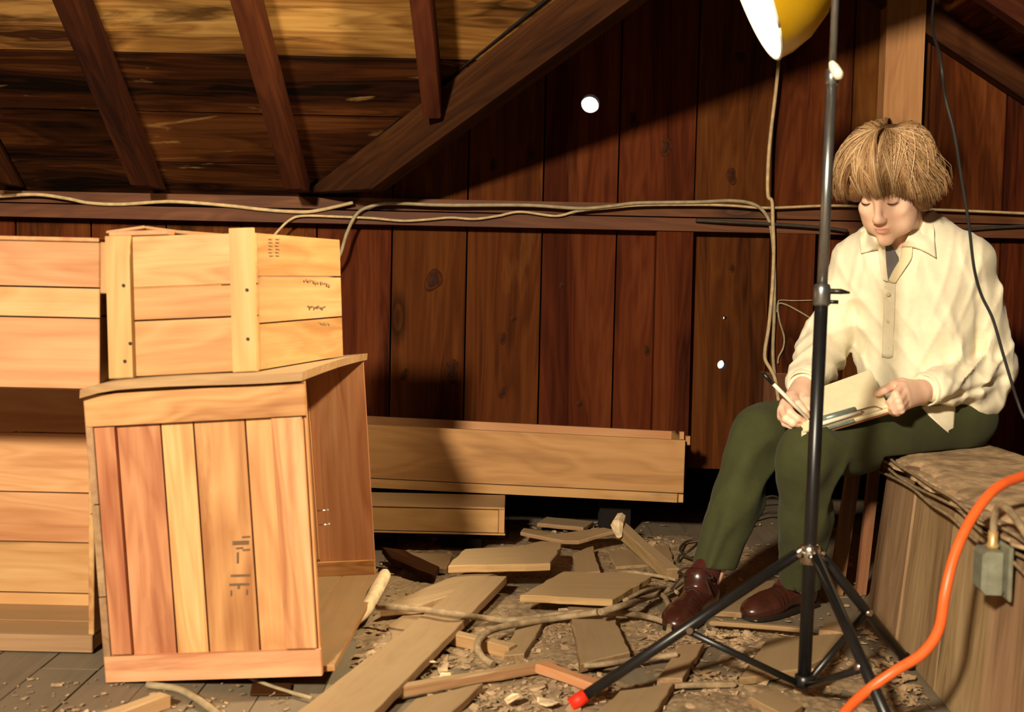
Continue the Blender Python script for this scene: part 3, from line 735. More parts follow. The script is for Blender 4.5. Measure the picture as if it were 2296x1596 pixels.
slab('side_board', [p_rear_b, Vector((1.25, 1.45, 0)), Vector((1.26, 1.45, BT - 0.04)), p_rear_t], (-0.02, 0, 0), M_BIN, BIN)
slab('end_board', [p_near_b + inn * 0.03, Vector((1.22, 1.45, 0)), Vector((1.22, 1.45, BT - 0.04)), p_near_t + inn * 0.03], (0, 0.02, 0), M_BIN, BIN)
def cover(name, inset, z, th, rag, mat, seed):
    random.seed(seed)
    a_ = p_far_t + Vector((inset, 0.01 - inset * 0.3, 0)); b_ = p_near_t + Vector((inset, 0, 0))
    pts = [a_]
    nseg = 46
    for i in range(1, nseg): pts.append(lerp(a_, b_, i / nseg) + Vector((random.uniform(-rag, rag), 0, 0)))
    pts += [b_, Vector((1.30, 1.45, 0))]
    c_ = p_rear_t + Vector((0.02, 0.0, 0)); 
    pts += [Vector((1.30, c_.y - 0.10, 0)), c_]
    pts += [lerp(c_, a_, i / 10) + Vector((random.uniform(-rag, rag) * 0.5, random.uniform(-rag, rag) * 0.5, 0)) for i in range(1, 10)]
    pts = [Vector((p.x, p.y, z)) for p in pts]
    return slab(name, pts, (0, 0, th), mat, BIN, bev=0.003)
cover('top_board', 0.012, BT - 0.040, 0.018, 0.003, M_BIN, 3)
cover('cover_layer', -0.012, BT - 0.021, 0.007, 0.010, M_FELT, 4)
cover('cover_layer', -0.004, BT - 0.013, 0.007, 0.009, M_FELT, 5)
# top sheet: gently lumpy
def lumpy(name, outline_fn, nx, ny, mat, parent, amp, seed, th=0.006):
    rg = np.random.default_rng(seed); vs, fs = [], []
    ph = rg.uniform(0, 6.28, (5, 2)); fr = rg.uniform(6, 30, (5, 2))
    for i in range(nx + 1):
        for j in range(ny + 1):
            p = outline_fn(i / nx, j / ny)
            h = sum(math.sin(fr[k, 0] * p.x + ph[k, 0]) * math.sin(fr[k, 1] * p.y + ph[k, 1]) for k in range(5)) / 5
            edge = min(i, nx - i, j, ny - j)
            vs.append(p + Vector((0, 0, amp * h + (-0.004 if edge == 0 else 0) + rg.uniform(-0.0006, 0.0006))))
    c = sum(vs, Vector()) / len(vs)
    for i in range(nx):
        for j in range(ny):
            a = i * (ny + 1) + j; fs.append((a, a + ny + 1, a + ny + 2, a + 1))
    me = mesh(name, [v - c for v in vs], fs)
    o = link(name, me, mat, parent, Matrix.Translation(c), smooth=True)
    md = o.modifiers.new('thick', 'SOLIDIFY'); md.thickness = th; md.offset = -1
    return o
rg_ = np.random.default_rng(5); wob = rg_.uniform(-0.008, 0.008, 60)
def top_fn(u, v):
    a_ = lerp(p_far_t, p_near_t, v); b_ = lerp(Vector((1.275, 3.2, 0)), Vector((1.28, 1.45, 0)), v)
    p = lerp(a_, b_, u); p.x += (1 - u) * (0.006 + wob[int(v * 58)]); p.z = BT - 0.002 - 0.012 * max(0, 0.1 - u) / 0.1; return p
lumpy('cover_sheet', top_fn, 20, 58, M_FELT, BIN, 0.004, 8)
# strings along the ragged edge
for k, (off, zz) in enumerate(((-0.014, BT - 0.006), (-0.010, BT - 0.030), (-0.016, BT - 0.046))):
    pts = [lerp(p_far_t, p_near_t, t / 9) + Vector((off + random.uniform(-0.006, 0.003), 0, 0)) for t in range(0, 10)]
    pts = [Vector((p.x, p.y, zz + random.uniform(-0.006, 0.006))) for p in pts]
    tube('cover_string', pts, 0.0035, M_DUSTC, BIN, 6, n=5)

# electric box on its side
JP = at(2226, 1275, 1.93)
JB = empty('junction_box', JP, 'small grey-green metal junction box fixed to the side of the big weathered box', 'junction box')
jx = (p_near_b - p_far_b).normalized(); jn = -inn
xw = lerp(p_far_b, p_near_b, (2.87 - 1.93) / 1.42).x + 0.006
jc = Vector((xw, 1.93, JP.z))
slab('back_plate', [jc + jx * -0.042 + zc * -0.045, jc + jx * 0.042 + zc * -0.045, jc + jx * 0.042 + zc * 0.045, jc + jx * -0.042 + zc * 0.045], jn * 0.008, M_GREYBOX, JB, bev=0.003)
slab('cover', [jc + jn * 0.008 + jx * -0.026 + zc * -0.038, jc + jn * 0.008 + jx * 0.030 + zc * -0.038, jc + jn * 0.008 + jx * 0.030 + zc * 0.034, jc + jn * 0.008 + jx * -0.026 + zc * 0.034], jn * 0.038, M_GREYBOX, JB, bev=0.006)
lathe('cable_clamp', [(0.009, 0), (0.011, 0.006), (0.008, 0.012), (0.008, 0.03)], jc + jn * 0.022 + zc * 0.034, zc, M_BRASS, JB, 14)
j0 = jc + jn * 0.022 + zc * 0.06
tube('electric_cable', [j0, j0 + zc * 0.03 + jx * 0.004, j0 + zc * 0.052 + jx * 0.03, j0 + zc * 0.048 + jx * 0.09, j0 + zc * 0.012 + jx * 0.20, j0 + zc * -0.03 + jx * 0.33], 0.0065, M_DUSTC, n=8, label='dusty cable running from the junction box along the big weathered box', cat='cable')
tube('orange_cord', [Vector((1.22, 2.36, 0.416)), Vector((1.10, 2.20, 0.425)), at(2330, 1056, 2.06), at(2296, 1066, 2.03), at(2232, 1096, 1.98), at(2180, 1160, 1.94), at(2142, 1240, 1.91), at(2120, 1325, 1.89), at(2105, 1410, 1.89), at(2068, 1465, 1.90), at(2008, 1503, 1.92), at(1945, 1548, 1.93), at(1893, 1598, 1.97), fl(1850, 1660, 0.012), fl(1800, 1780, 0.012)], 0.0088, M_ORANGE, n=10, sides=12, label='thick orange extension cord hanging in a curve in front of the big weathered box', cat='cord')
slab('upright_stick', [at(1903, 1040, 3.02), at(1934, 1040, 3.02), Vector((at(1893, 1262, 3.02).x, 3.02, 0.001)), Vector((at(1862, 1262, 3.02).x, 3.02, 0.001))], (0, 0.02, 0), M_SLAT, label='narrow brown upright stick of wood behind the legs, the one nearer the tripod pole', cat='stick')
slab('upright_stick', [at(1952, 1040, 3.03), at(1976, 1040, 3.03), Vector((at(1944, 1290, 3.03).x, 3.03, 0.001)), Vector((at(1922, 1290, 3.03).x, 3.03, 0.001))], (0, 0.02, 0), M_SLAT, label='narrow brown upright stick of wood behind the legs, close beside the big weathered box', cat='stick')

# ------------------------------------------------------------------ scrap wood on the floor
DB = [0]
def scrap(name, label, pts, th, mat=M_DEBRIS, rag=0.003, along=None, cat='board', bev=0.002, seg=0.03):
    """pts: (px, py, top height) of the upper face"""
    w = [fl(*p) for p in pts]
    return slab(name, w, (0, 0, -th), mat, None, bev=bev, along=along and (fl(*along[1]) - fl(*along[0])), rag=rag, seg=seg, label=label, cat=cat)
scrap('long_plank', 'long pale plank lying slantwise on the floor beside the tall crate', [(655, 1605, .035), (830, 1605, .035), (1137, 1291, .055), (1062, 1289, .055)], 0.02, M_DEBRIS, 0.001, along=((740, 1600, .03), (1100, 1290, .05)), cat='plank')
scrap('broken_board', 'thick broken board whose end sticks out over the long pale plank', [(852, 1362, .035), (985, 1303, .05), (1062, 1276, .06), (1117, 1279, .06), (1030, 1325, .05), (945, 1356, .035)], 0.022, along=((852, 1362, .03), (1117, 1279, .06)))
scrap('broken_board', 'notched broken board lying in front of the low flat box', [(1003, 1268, .085), (1040, 1230, .085), (1165, 1224, .085), (1215, 1212, .085), (1262, 1216, .085), (1235, 1263, .085)], 0.02, along=((1003, 1265, .085), (1235, 1260, .085)), mat=M_FRESH)
scrap('broken_board', 'flat square-ended board in the middle of the littered floor', [(1165, 1334, .06), (1262, 1281, .06), (1400, 1284, .06), (1463, 1290, .06), (1376, 1343, .06)], 0.018, along=((1165, 1334, .06), (1376, 1340, .06)), mat=M_FRESH, rag=0.004)
scrap('bent_board', 'thin bent dusty board just right of the low flat box', [(1165, 1192, .05), (1172, 1183, .05), (1250, 1196, .045), (1355, 1182, .07), (1382, 1188, .075), (1300, 1212, .055), (1262, 1212, .045)], 0.012, rag=0.002)
scrap('broken_board', 'short upright-grained board end poking out behind the square-ended board', [(1288, 1285, .03), (1285, 1240, .03), (1328, 1223, .03), (1348, 1280, .03)], 0.02, along=((1310, 1280, .03), (1306, 1230, .03)))
scrap('grooved_board', 'grooved grey board lying under the square-ended board, pointing at the viewer', [(1272, 1352, .03), (1362, 1350, .03), (1412, 1462, .03), (1302, 1488, .03)], 0.02, along=((1317, 1350, .03), (1357, 1475, .03)))
scrap('broken_board', 'short grey board lying under the tripod leg', [(1475, 1520, .022), (1520, 1447, .022), (1578, 1440, .022), (1532, 1520, .022)], 0.018, along=((1500, 1520, .02), (1550, 1440, .02)))
scrap('broken_board', 'dusty board beside the loop of floor cable', [(1130, 1470, .02), (1160, 1400, .02), (1225, 1385, .02), (1175, 1465, .02)], 0.016)
scrap('broken_board', 'flat pale board at the bottom edge between the long plank and the red tripod foot', [(895, 1605, .02), (930, 1565, .02), (1085, 1530, .025), (1005, 1605, .02)], 0.018)
scrap('broken_board', 'wide pale board at the bottom edge right of the red tripod foot', [(1325, 1610, .02), (1390, 1548, .022), (1513, 1530, .025), (1455, 1610, .02)], 0.018)
scrap('broken_board', 'flat grey board lying between the two brown shoes', [(1600, 1370, .016), (1640, 1305, .016), (1740, 1300, .016), (1690, 1375, .016)], 0.014)
scrap('broken_board', 'dusty board on the floor between the tripod legs', [(1660, 1520, .02), (1720, 1430, .02), (1890, 1420, .02), (1880, 1462, .02), (1790, 1500, .02)], 0.016)
scrap('broken_board', 'dusty flat board lying behind the flat square-ended board', [(1380, 1270, .012), (1360, 1235, .012), (1500, 1222, .012), (1512, 1262, .012)], 0.010)
scrap('dark_board', 'dark edged board between the tall crate and the low flat box', [(858, 1226, .06), (905, 1232, .06), (985, 1270, .03), (975, 1290, .03), (880, 1250, .05)], 0.02, M_BEAM)
scrap('broken_board', 'dusty board lying behind the tall crate below the low flat box', [(885, 1260, .02), (860, 1238, .03), (1015, 1240, .02), (1000, 1275, .02)], 0.016)
scrap('broken_board', 'small orange-brown board end by the box corner under the tripod', [(1838, 1412, .022), (1850, 1392, .022), (1915, 1395, .022), (1905, 1420, .022)], 0.018, M_FRESH)
scrap('broken_board', 'small dusty board at the foot of the wall behind the bent board', [(1205, 1172, .03), (1225, 1158, .03), (1330, 1168, .03), (1310, 1182, .03)], 0.014)
scrap('broken_board', 'scrap of board leaning by the bottom of the tripod pole', [(1680, 1560, .02), (1740, 1545, .02), (1800, 1580, .02), (1760, 1605, .02)], 0.016)
scrap('broken_board', 'dusty slab of wood near the open side of the tall crate', [(870, 1400, .012), (905, 1378, .012), (1000, 1375, .012), (985, 1440, .012), (890, 1460, .012)], 0.010)
random.seed(21)
def stick(name, label, a, b, w, h, mat, roll=0.0, parent=None):
    a, b = Vector(a), Vector(b); d = (b - a).normalized()
    sx = d.cross(zc).normalized(); sz = sx.cross(d)
    sx, sz = sx * math.cos(roll) + sz * math.sin(roll), sz * math.cos(roll) - sx * math.sin(roll)
    n = 6; rings = []
    pts = [a - sx * w / 2 - sz * h / 2, a + sx * w / 2 - sz * h / 2, a + sx * w / 2 + sz * h / 2, a - sx * w / 2 + sz * h / 2]
    return slab(name, pts, b - a, mat, parent, bev=0.003, along=sx, rag=0.002, label=label, cat='stick')
def stick2(name, label, a, b, w, h, mat):
    a, b = Vector(a), Vector(b); d = (b - a).normalized(); sx = d.cross(zc).normalized(); sz = sx.cross(d)
    return slab(name, [a - sx * w / 2, b - sx * w / 2, b + sx * w / 2, a + sx * w / 2], -sz * h, mat, None, bev=0.003, along=d, rag=0.002, seg=0.06, label=label, cat='stick')
bt = stick2('wooden_baton', 'thick dusty baton leaning up at one end, beside the trouser cuff', fl(1384, 1166, .10), fl(1508, 1275, .045), 0.036, 0.036, M_DEBRIS)
tube('torn_end', [fl(1392, 1160, .105), fl(1384, 1178, .095), fl(1388, 1200, .075)], [0.016, 0.020, 0.010], M_PALE, bt, 7, smooth=False)
slab('paper_scrap', [fl(1398, 1216, .012), fl(1404, 1212, .03), fl(1412, 1180, .05), fl(1403, 1178, .055)], (0.004, 0.006, 0), M_PALE, rag=0.003, seg=0.012, label='small pale curled scrap beside the raised end of the thick baton', cat='scrap')
stick2('wooden_stick', 'short stick with a pale cut end beside the loop of floor cable', fl(1003, 1412, .035), fl(1150, 1446, .03), 0.028, 0.028, M_FRESH)
stick2('wooden_stick', 'long thin pale stick on the chips near the bottom edge', fl(878, 1540, .03), fl(1242, 1478, .032), 0.022, 0.02, M_FRESH)
stick2('wooden_stick', 'shiny brown stick ending under the tripod leg', fl(1212, 1484, .035), fl(1352, 1532, .03), 0.03, 0.02, M_CRATE2)
stick2('wooden_stick', 'stick with an orange cut end under the front of the tall crate', fl(372, 1552, .028), fl(200, 1612, .03), 0.03, 0.028, M_FRESH)
stick2('wooden_stick', 'thin grey lath lying beside the right shoe', fl(1592, 1390, .03), fl(1822, 1408, .03), 0.016, 0.010, M_DEBRIS)
stick2('wooden_stick', 'dark crooked twig at the bottom under the tripod leg', fl(1475, 1532, .02), fl(1650, 1528, .02), 0.010, 0.010, M_DUSTC)
tube('split_branch', [fl(800, 1393, .02), fl(820, 1368, .035), fl(846, 1320, .06), fl(862, 1290, .08), fl(858, 1282, .085)], [0.010, 0.016, 0.018, 0.016, 0.008], M_PALE, sides=9, n=5, label='pale bent piece of split wood against the open side of the tall crate', cat='branch')
slab('wood_block', [fl(560, 1560, 0.001), fl(650, 1560, 0.001), fl(655, 1535, 0.001), fl(565, 1535, 0.001)], (0, 0, 0.004), M_BEAM, label='dark flat block under the raised bottom of the tall crate', cat='block')
for (cx_, cy_, s_, l_) in ((1262, 1372, 13, 'reddish chip of wood on the grooved board'), (1215, 1382, 10, 'pale curled chip between the square-ended board and the cable'), (962, 1487, 17, 'large pale chip on the floor beside the long plank'), (1150, 1570, 18, 'round pale chip near the bottom edge, left of the red tripod foot'), (1225, 1575, 20, 'white curled shaving next to the red tripod foot'), (1285, 1495, 14, 'pinkish chip above the shiny brown stick'), (1000, 1520, 13, 'small pale chip just above the long thin stick'), (1630, 1425, 16, 'bright split chip in front of the right shoe')):
    c = fl(cx_, cy_, .02); r = s_ / 1100
    pts = [c + Vector((math.cos(a) * r * random.uniform(0.8, 1.4), math.sin(a) * r * random.uniform(0.7, 1.2), random.uniform(-0.006, 0.008))) for a in [k * 2 * math.pi / 8 for k in range(8)]]
    slab('wood_chip', pts, (0, 0, 0.004), M_PALE if 'pale' in l_ or 'white' in l_ else M_CHIP, label=l_, cat='wood chip')

# chips, shavings and dirt nobody could count
def dirt_h(x, y):
    return (0.5 + 0.5 * math.sin(3.1 * x + 1.3 * math.sin(4.2 * y)) * math.sin(3.7 * y + 1.1 * math.sin(2.9 * x + 1))) * 0.6 + 0.25 * math.sin(11 * x + 3 * y) * math.sin(9 * y - 4 * x) + 0.15 * math.sin(31 * x + 11 * y) * math.sin(27 * y - 9 * x)
vs, fs = [], []
NX, NY = 150, 150
for i in range(NX + 1):
    for j in range(NY + 1):
        x = -0.42 + 1.30 * i / NX; y = 1.75 + 2.1 * j / NY
        e = min(i, NX - i, j, NY - j) / 14.0
        h = (dirt_h(x, y) - 0.28) * 0.020 + float(RNG.uniform(-0.0012, 0.0018))
        vs.append((x, y, min(h, 0.014) * 1.0 - max(0, 1 - e) * 0.02 if h > -0.006 else -0.006))
for i in range(NX):
    for j in range(NY):
        a = i * (NY + 1) + j; fs.append((a, a + NY + 1, a + NY + 2, a + 1))
dirt = link('dirt', mesh('dirt', vs, fs), M_DIRT); tag(dirt, 'patches of dirt and sawdust spread over the middle of the floor', 'dirt', kind='stuff')
vs, fs = [], []
def chip(c, r, th):
    n = int(RNG.integers(4, 7)); a0 = RNG.uniform(0, 6.28); asp = RNG.uniform(0.3, 1.0); rot = RNG.uniform(0, 6.28)
    tx, ty = RNG.normal(0, 0.28, 2); b = len(vs)
    cr, sr = math.cos(rot), math.sin(rot)
    for s in (0, th):
        for k in range(n):
            a = a0 + 2 * math.pi * k / n
            u = math.cos(a) * r * RNG.uniform(0.75, 1.25); v = math.sin(a) * r * asp * RNG.uniform(0.75, 1.25)
            x, y = u * cr - v * sr, u * sr + v * cr
            vs.append((c[0] + x, c[1] + y, max(0.0015, c[2] + tx * x + ty * y + s)))
    fs.append(tuple(b + n + k for k in range(n))); fs.append(tuple(b + n - 1 - k for k in range(n)))
    for k in range(n):
        j = (k + 1) % n; fs.append((b + k, b + j, b + n + j, b + n + k))
spots = [(960, 1490, 60, 20), (1220, 1560, 110, 30), (1240, 1420, 90, 25), (1150, 1575, 80, 20), (1630, 1430, 60, 18), (1600, 1540, 80, 30), (2000, 1500, 60, 50), (1100, 1460, 90, 25), (1960, 1400, 30, 30), (1440, 1230, 50, 14), (1300, 1180, 70, 12), (1480, 1440, 80, 30), (1400, 1330, 90, 25), (880, 1480, 70, 20), (2030, 1560, 60, 30), (1760, 1480, 120, 40)]
for k in range(2600):
    if k % 4:
        sx, sy, wx, wy = spots[int(RNG.integers(len(spots)))]
        px_, py_ = sx + RNG.normal(0, wx * 0.6), sy + RNG.normal(0, wy * 0.7)
    else: px_, py_ = RNG.uniform(800, 2010), RNG.uniform(1170, 1620)
    if py_ < 1172: continue
    p = fl(px_, py_, 0)
    if p.x < -0.34 and p.y < 3.05 or p.x > 0.84 - 0.0 and p.y < 2.9 and p.x > 0.905 - (2.87 - p.y) * 0.0775 - 0.03: continue
    r = abs(RNG.normal(0, 0.006)) + 0.0025
    chip((p.x, p.y, max(0.002, (dirt_h(p.x, p.y) - 0.28) * 0.02) + 0.001), min(r, 0.024), 0.0015)
for k in range(420):
    p = Vector((RNG.uniform(-1.6, -0.4), RNG.uniform(1.9, 2.25), 0)); chip((p.x, p.y, 0.001), abs(RNG.normal(0, 0.003)) + 0.002, 0.001)
chips = link('wood_chips', mesh('wood_chips', vs, fs), M_CHIP); tag(chips, 'small wood chips and shavings strewn over the floor', 'wood chips', kind='stuff')

# ------------------------------------------------------------------ cables lying on the floor
def floor_cable(label, pts, r=0.006, mat=M_DUSTC, name='floor_cable', cat='cable', n=8):
    return tube(name, [fl(p[0], p[1], p[2]) for p in pts], r, mat, n=n, sides=8, label=label, cat=cat)
floor_cable('grey cable running across the long pale plank towards the shoes', [(846, 1360, .05), (900, 1362, .062), (960, 1368, .064), (1030, 1378, .062), (1090, 1386, .03), (1150, 1390, .03), (1230, 1380, .028), (1310, 1373, .045), (1390, 1374, .045), (1450, 1382, .02), (1492, 1394, .02)], 0.0075)
floor_cable('grey cable that bends in a wide loop in the middle of the floor', [(1340, 1372, .055), (1250, 1385, .028), (1170, 1397, .032), (1110, 1410, .04), (1080, 1428, .045), (1070, 1450, .035), (1082, 1474, .022), (1105, 1490, .015)], 0.008)
floor_cable('cable trailing from the grooved board to the tripod leg', [(1310, 1492, .03), (1360, 1488, .036), (1410, 1480, .03), (1470, 1474, .02), (1520, 1466, .03)], 0.006)
floor_cable('stiff flat cable standing beside the right shoe', [(1476, 1330, .02), (1490, 1338, .03), (1500, 1362, .03), (1502, 1392, .02), (1500, 1416, .015)], 0.007)
floor_cable('twisted bundle of twigs and cable left of the trouser cuff', [(1345, 1372, .066), (1400, 1356, .07), (1450, 1340, .03), (1500, 1322, .03), (1532, 1300, .03), (1556, 1276, .04)], 0.008)
floor_cable('thin dry stems lying over the end of the square-ended board', [(1400, 1346, .066), (1450, 1322, .068), (1500, 1318, .03), (1520, 1330, .02)], 0.005)
floor_cable('dry stem lying behind the square-ended board', [(1350, 1288, .03), (1410, 1282, .02), (1480, 1292, .02), (1516, 1300, .02)], 0.005)
floor_cable('thin dark loop of wire beside the trouser leg', [(1572, 1206, .03), (1540, 1214, .02), (1525, 1230, .02), (1535, 1240, .03), (1556, 1226, .04), (1574, 1208, .03)], 0.004, M_CABLE_D)
floor_cable('thin cable from the wall to the trouser cuff', [(1520, 1256, .01), (1526, 1244, .02), (1545, 1250, .02), (1580, 1262, .02)], 0.004, M_CABLE_D)
floor_cable('pale cable coming out under the tall crate', [(330, 1535, .008), (400, 1545, .008), (450, 1572, .008), (500, 1610, .008)], 0.007, M_CABLE)
floor_cable('thin cable under the raised corner of the tall crate', [(560, 1520, .006), (620, 1542, .006), (700, 1566, .006)], 0.004, M_CABLE)
floor_cable('thin black wires on the floor behind the knee', [(1690, 1162, .02), (1720, 1150, .03), (1752, 1148, .03), (1760, 1128, .05), (1735, 1112, .06), (1700, 1120, .04)], 0.004, M_CABLE_D)

# ------------------------------------------------------------------ cables on the wall
def wall_cable(label, pts, r, mat, Y=3.868, name='wall_cable'):
    return tube(name, [at(p[0], p[1], p[2] if len(p) > 2 else Y) for p in pts], r, mat, n=8, sides=8, label=label, cat='cable')
wall_cable('cream cable along the wall plate on the left, above the crates', [(-40, 440), (0, 440), (80, 436), (150, 445), (200, 455), (270, 458), (370, 452), (440, 455), (520, 462), (590, 470), (660, 475), (700, 474), (750, 464), (792, 454)], 0.0062, M_CABLE_W)
wall_cable('thin tan cable dipping along the lower ledger board', [(600, 545, 3.86), (625, 516), (650, 493), (680, 484), (760, 486), (831, 489), (903, 495), (960, 492), (1010, 488), (1064, 491), (1117, 484), (1167, 475), (1246, 484), (1296, 473), (1367, 466), (1439, 460), (1560, 459), (1640, 461), (1720, 466), (1860, 461), (1960, 464), (2100, 470), (2200, 474), (2310, 479)], 0.0045, M_CABLE_W, Y=3.862)
wall_cable('grey cable along the ledger that turns down the wall beside the stud', [(745, 600, 3.86), (763, 570), (778, 522), (800, 480), (830, 463), (880, 456), (1000, 460), (1180, 460), (1300, 467), (1370, 462), (1430, 455), (1560, 453), (1640, 450), (1690, 458), (1718, 482), (1730, 520), (1736, 600), (1736, 700), (1733, 790), (1738, 850), (1745, 900), (1742, 950)], 0.006, M_CABLE, Y=3.855)
wall_cable('cream cable hanging straight down the wall below the yellow lamp', [(1752, 60, 3.90), (1746, 135, 3.88), (1740, 200, 3.88), (1727, 310, 3.87), (1722, 380), (1722, 438), (1731, 452), (1733, 500), (1735, 560), (1732, 640), (1724, 730), (1716, 780), (1716, 806), (1728, 828), (1738, 850), (1746, 900)], 0.0062, M_CABLE_W, Y=3.845)
wall_cable('dark cable just under the ledger behind the tripod pole', [(1560, 494, 3.862), (1640, 498), (1720, 502), (1800, 507), (1860, 512), (1900, 518)], 0.006, M_CABLE_D, Y=3.85)
wall_cable('dark cable just under the ledger beyond the shoulder, at right', [(2140, 520), (2200, 512), (2310, 506)], 0.006, M_CABLE_D, Y=3.86)
wall_cable('thin wire crossing the stud to the sleeve, upper of two', [(1742, 700, 3.86), (1744, 680, 3.86), (1750, 673), (1780, 674), (1822, 673)], 0.0022, M_CABLE, Y=3.864)
wall_cable('thin wire loop hanging beside the stud, lower of two', [(1822, 716, 3.864), (1790, 697), (1765, 684), (1748, 680), (1744, 690), (1748, 720), (1758, 755), (1756, 780), (1746, 800), (1744, 815)], 0.003, M_CABLE, Y=3.862)
tube('hanging_cord', [Vector((1.21, 3.405, 1.78)), at(2090, 40, 2.9), at(2108, 130, 2.5), at(2120, 220, 2.5), at(2140, 300, 2.5), at(2156, 400, 2.52), at(2172, 500, 2.54), at(2184, 600, 2.56), at(2200, 660, 2.58), at(2226, 715, 2.58), at(2248, 790, 2.58), at(2266, 850, 2.58), at(2282, 900, 2.58), at(2302, 945, 2.56), Vector((1.20, 2.5, 0.412)), Vector((1.22, 2.3, 0.41))], 0.0034, M_CORD_B, n=8, label='thin dark cord hanging down past the sleeve at right', cat='cord')

# ------------------------------------------------------------------ tripod light stand
SX, SY = 0.578, 2.20
STAND = empty('light_stand', (SX, SY, 0), 'black tripod light stand with a tall pole in front of the person', 'light stand')
def pole_at(z): return Vector((SX + (z - 0.04) * 0.008, SY, z))
hub_z = 0.30
zc1 = at(1858, 660, SY).z; zc2 = at(1885, 172, SY).z
tube('lower_tube', [pole_at(0.035), pole_at(zc1 + 0.01)], 0.0128, M_BLACK, STAND, 16)
tube('upper_tube', [pole_at(zc1), pole_at(zc2 + 0.01)], 0.0100, M_STEEL, STAND, 16)
tube('top_tube', [pole_at(zc2), pole_at(1.72)], 0.0072, M_STEEL, STAND, 14)
lathe('collar', [(0.0135, -0.022), (0.0165, -0.018), (0.0165, 0.010), (0.0145, 0.018), (0.0115, 0.020)], pole_at(zc1), zc, M_STEEL, STAND, 18)
c = pole_at(zc1)
tube('clamp_lever', [c + Vector((0.012, -0.004, 0.006)), c + Vector((0.034, -0.008, 0.006)), c + Vector((0.05, -0.01, 0.004))], [0.0055, 0.0055, 0.002], M_BLACK, STAND, 10)
tube('clamp_screw', [c + Vector((0.012, -0.004, -0.014)), c + Vector((0.03, -0.006, -0.014))], 0.004, M_BLACK, STAND, 10)
c = pole_at(zc2)
lathe('collar', [(0.0105, -0.016), (0.0125, -0.014), (0.0125, 0.010), (0.009, 0.014)], c, zc, M_STEEL, STAND, 16)
tube('clamp_knob', [c + Vector((-0.006, -0.014, 0.024)), c + Vector((-0.002, -0.018, 0.014)), c + Vector((0.006, -0.020, 0.0)), c + Vector((0.008, -0.018, -0.008))], [0.005, 0.0095, 0.0105, 0.006], M_KNOB, STAND, 12, n=3)
hub = pole_at(hub_z)
hb = lathe('hub', [(0.0135, -0.024), (0.019, -0.022), (0.020, 0.006), (0.017, 0.014), (0.0135, 0.016)], hub, zc, M_CHROME, STAND, 18)
feet = [fl(1284, 1578, 0.012), Vector((0.862, 2.43, 0.012)), Vector((0.655, 1.76, 0.012))]
for k, ft in enumerate(feet):
    d = (ft - hub); dh = Vector((d.x, d.y, 0)).normalized()
    st = hub + dh * 0.026 + Vector((0, 0, -0.004))
    dd = (ft - st).normalized()
    leg = tube('leg', [st, ft - dd * 0.022], 0.0105, M_BLACK, STAND, 12)
    tube('rubber_foot', [ft - dd * 0.03, ft + dd * 0.004], 0.0135, M_RED if k == 0 else M_BLACK, leg, 12)
    tube('leg_pin', [st + Vector((-dh.y, dh.x, 0)) * 0.014, st - Vector((-dh.y, dh.x, 0)) * 0.014], 0.004, M_CHROME, leg, 10)
    tube('leg_socket', [st - dd * 0.03 + Vector((0, 0, 0.004)), st + dd * 0.012], 0.0075, M_CHROME, leg, 10)
    mid = st.lerp(ft, 0.49)
    pv = pole_at(0.045)
    br = tube('brace', [mid + Vector((0, 0, -0.008)), pv + dh * 0.016], 0.0068, M_BLACK, STAND, 10)
    lathe('rivet', [(0.0065, -0.014), (0.0065, 0.014)], mid + Vector((0, 0, -0.004)), Vector((-dh.y, dh.x, 0)), M_CHROME, br, 12)
lathe('brace_collar', [(0.0135, -0.012), (0.018, -0.010), (0.018, 0.012), (0.0135, 0.014)], pole_at(0.047), zc, M_BLACK, STAND, 16)

# ------------------------------------------------------------------ yellow scoop lamp on a short arm of the stand
LX = Vector((-0.88, 0.09, -0.39)).normalized()          # beam direction
rim_b = at(1750, 130, 2.43)
dwn = (Vector((0, 0, -1)) - LX * -LX.z * 1).normalized()
dwn = (Vector((0, 0, -1)) - LX * (Vector((0, 0, -1)).dot(LX))).normalized()
RR = 0.165
rc = rim_b - dwn * RR
LAMP = empty('scoop_lamp', rc, 'yellow bowl-shaped lamp reflector at the top edge, lit white inside', 'lamp')
prof_o = [(RR, 0.0), (RR * 0.985, -0.03), (RR * 0.90, -0.075), (RR * 0.72, -0.122), (RR * 0.45, -0.16), (RR * 0.22, -0.178), (RR * 0.2, -0.182)]
def shell(name, prof, mat, flip=False):
    z = LX; x = z.orthogonal().normalized(); y = z.cross(x)
    mw = Matrix((x, y, z)).transposed().to_4x4(); mw.translation = rc
    S = 48; vs, fs = [], []
    for r, h in prof:
        for k in range(S): vs.append((r * math.cos(2 * math.pi * k / S), r * math.sin(2 * math.pi * k / S), h))
    for i in range(len(prof) - 1):
        for k in range(S):
            j = (k + 1) % S; q = (i * S + k, i * S + j, (i + 1) * S + j, (i + 1) * S + k); fs.append(q if not flip else q[::-1])
    o = link(name, mesh(name, vs, fs), mat, LAMP, mw, smooth=True); return o
shell('reflector', prof_o, M_YELLOW)
shell('reflector_lining', [(r - 0.0025, h - 0.0005 if i else h + 0.001) for i, (r, h) in enumerate(prof_o)], M_WHITEEN, True)
z = LX; x_ = z.orthogonal().normalized(); y_ = z.cross(x_)
tube('rim_bead', [rc + (x_ * math.cos(a) + y_ * math.sin(a)) * (RR - 0.001) for a in [2 * math.pi * k / 40 for k in range(41)]], 0.0028, M_WHITEEN, LAMP, 8)
lathe('socket', [(0.03, 0), (0.032, 0.01), (0.026, 0.07), (0.02, 0.09)], rc - LX * 0.176, -LX, M_BLACK, LAMP, 20)
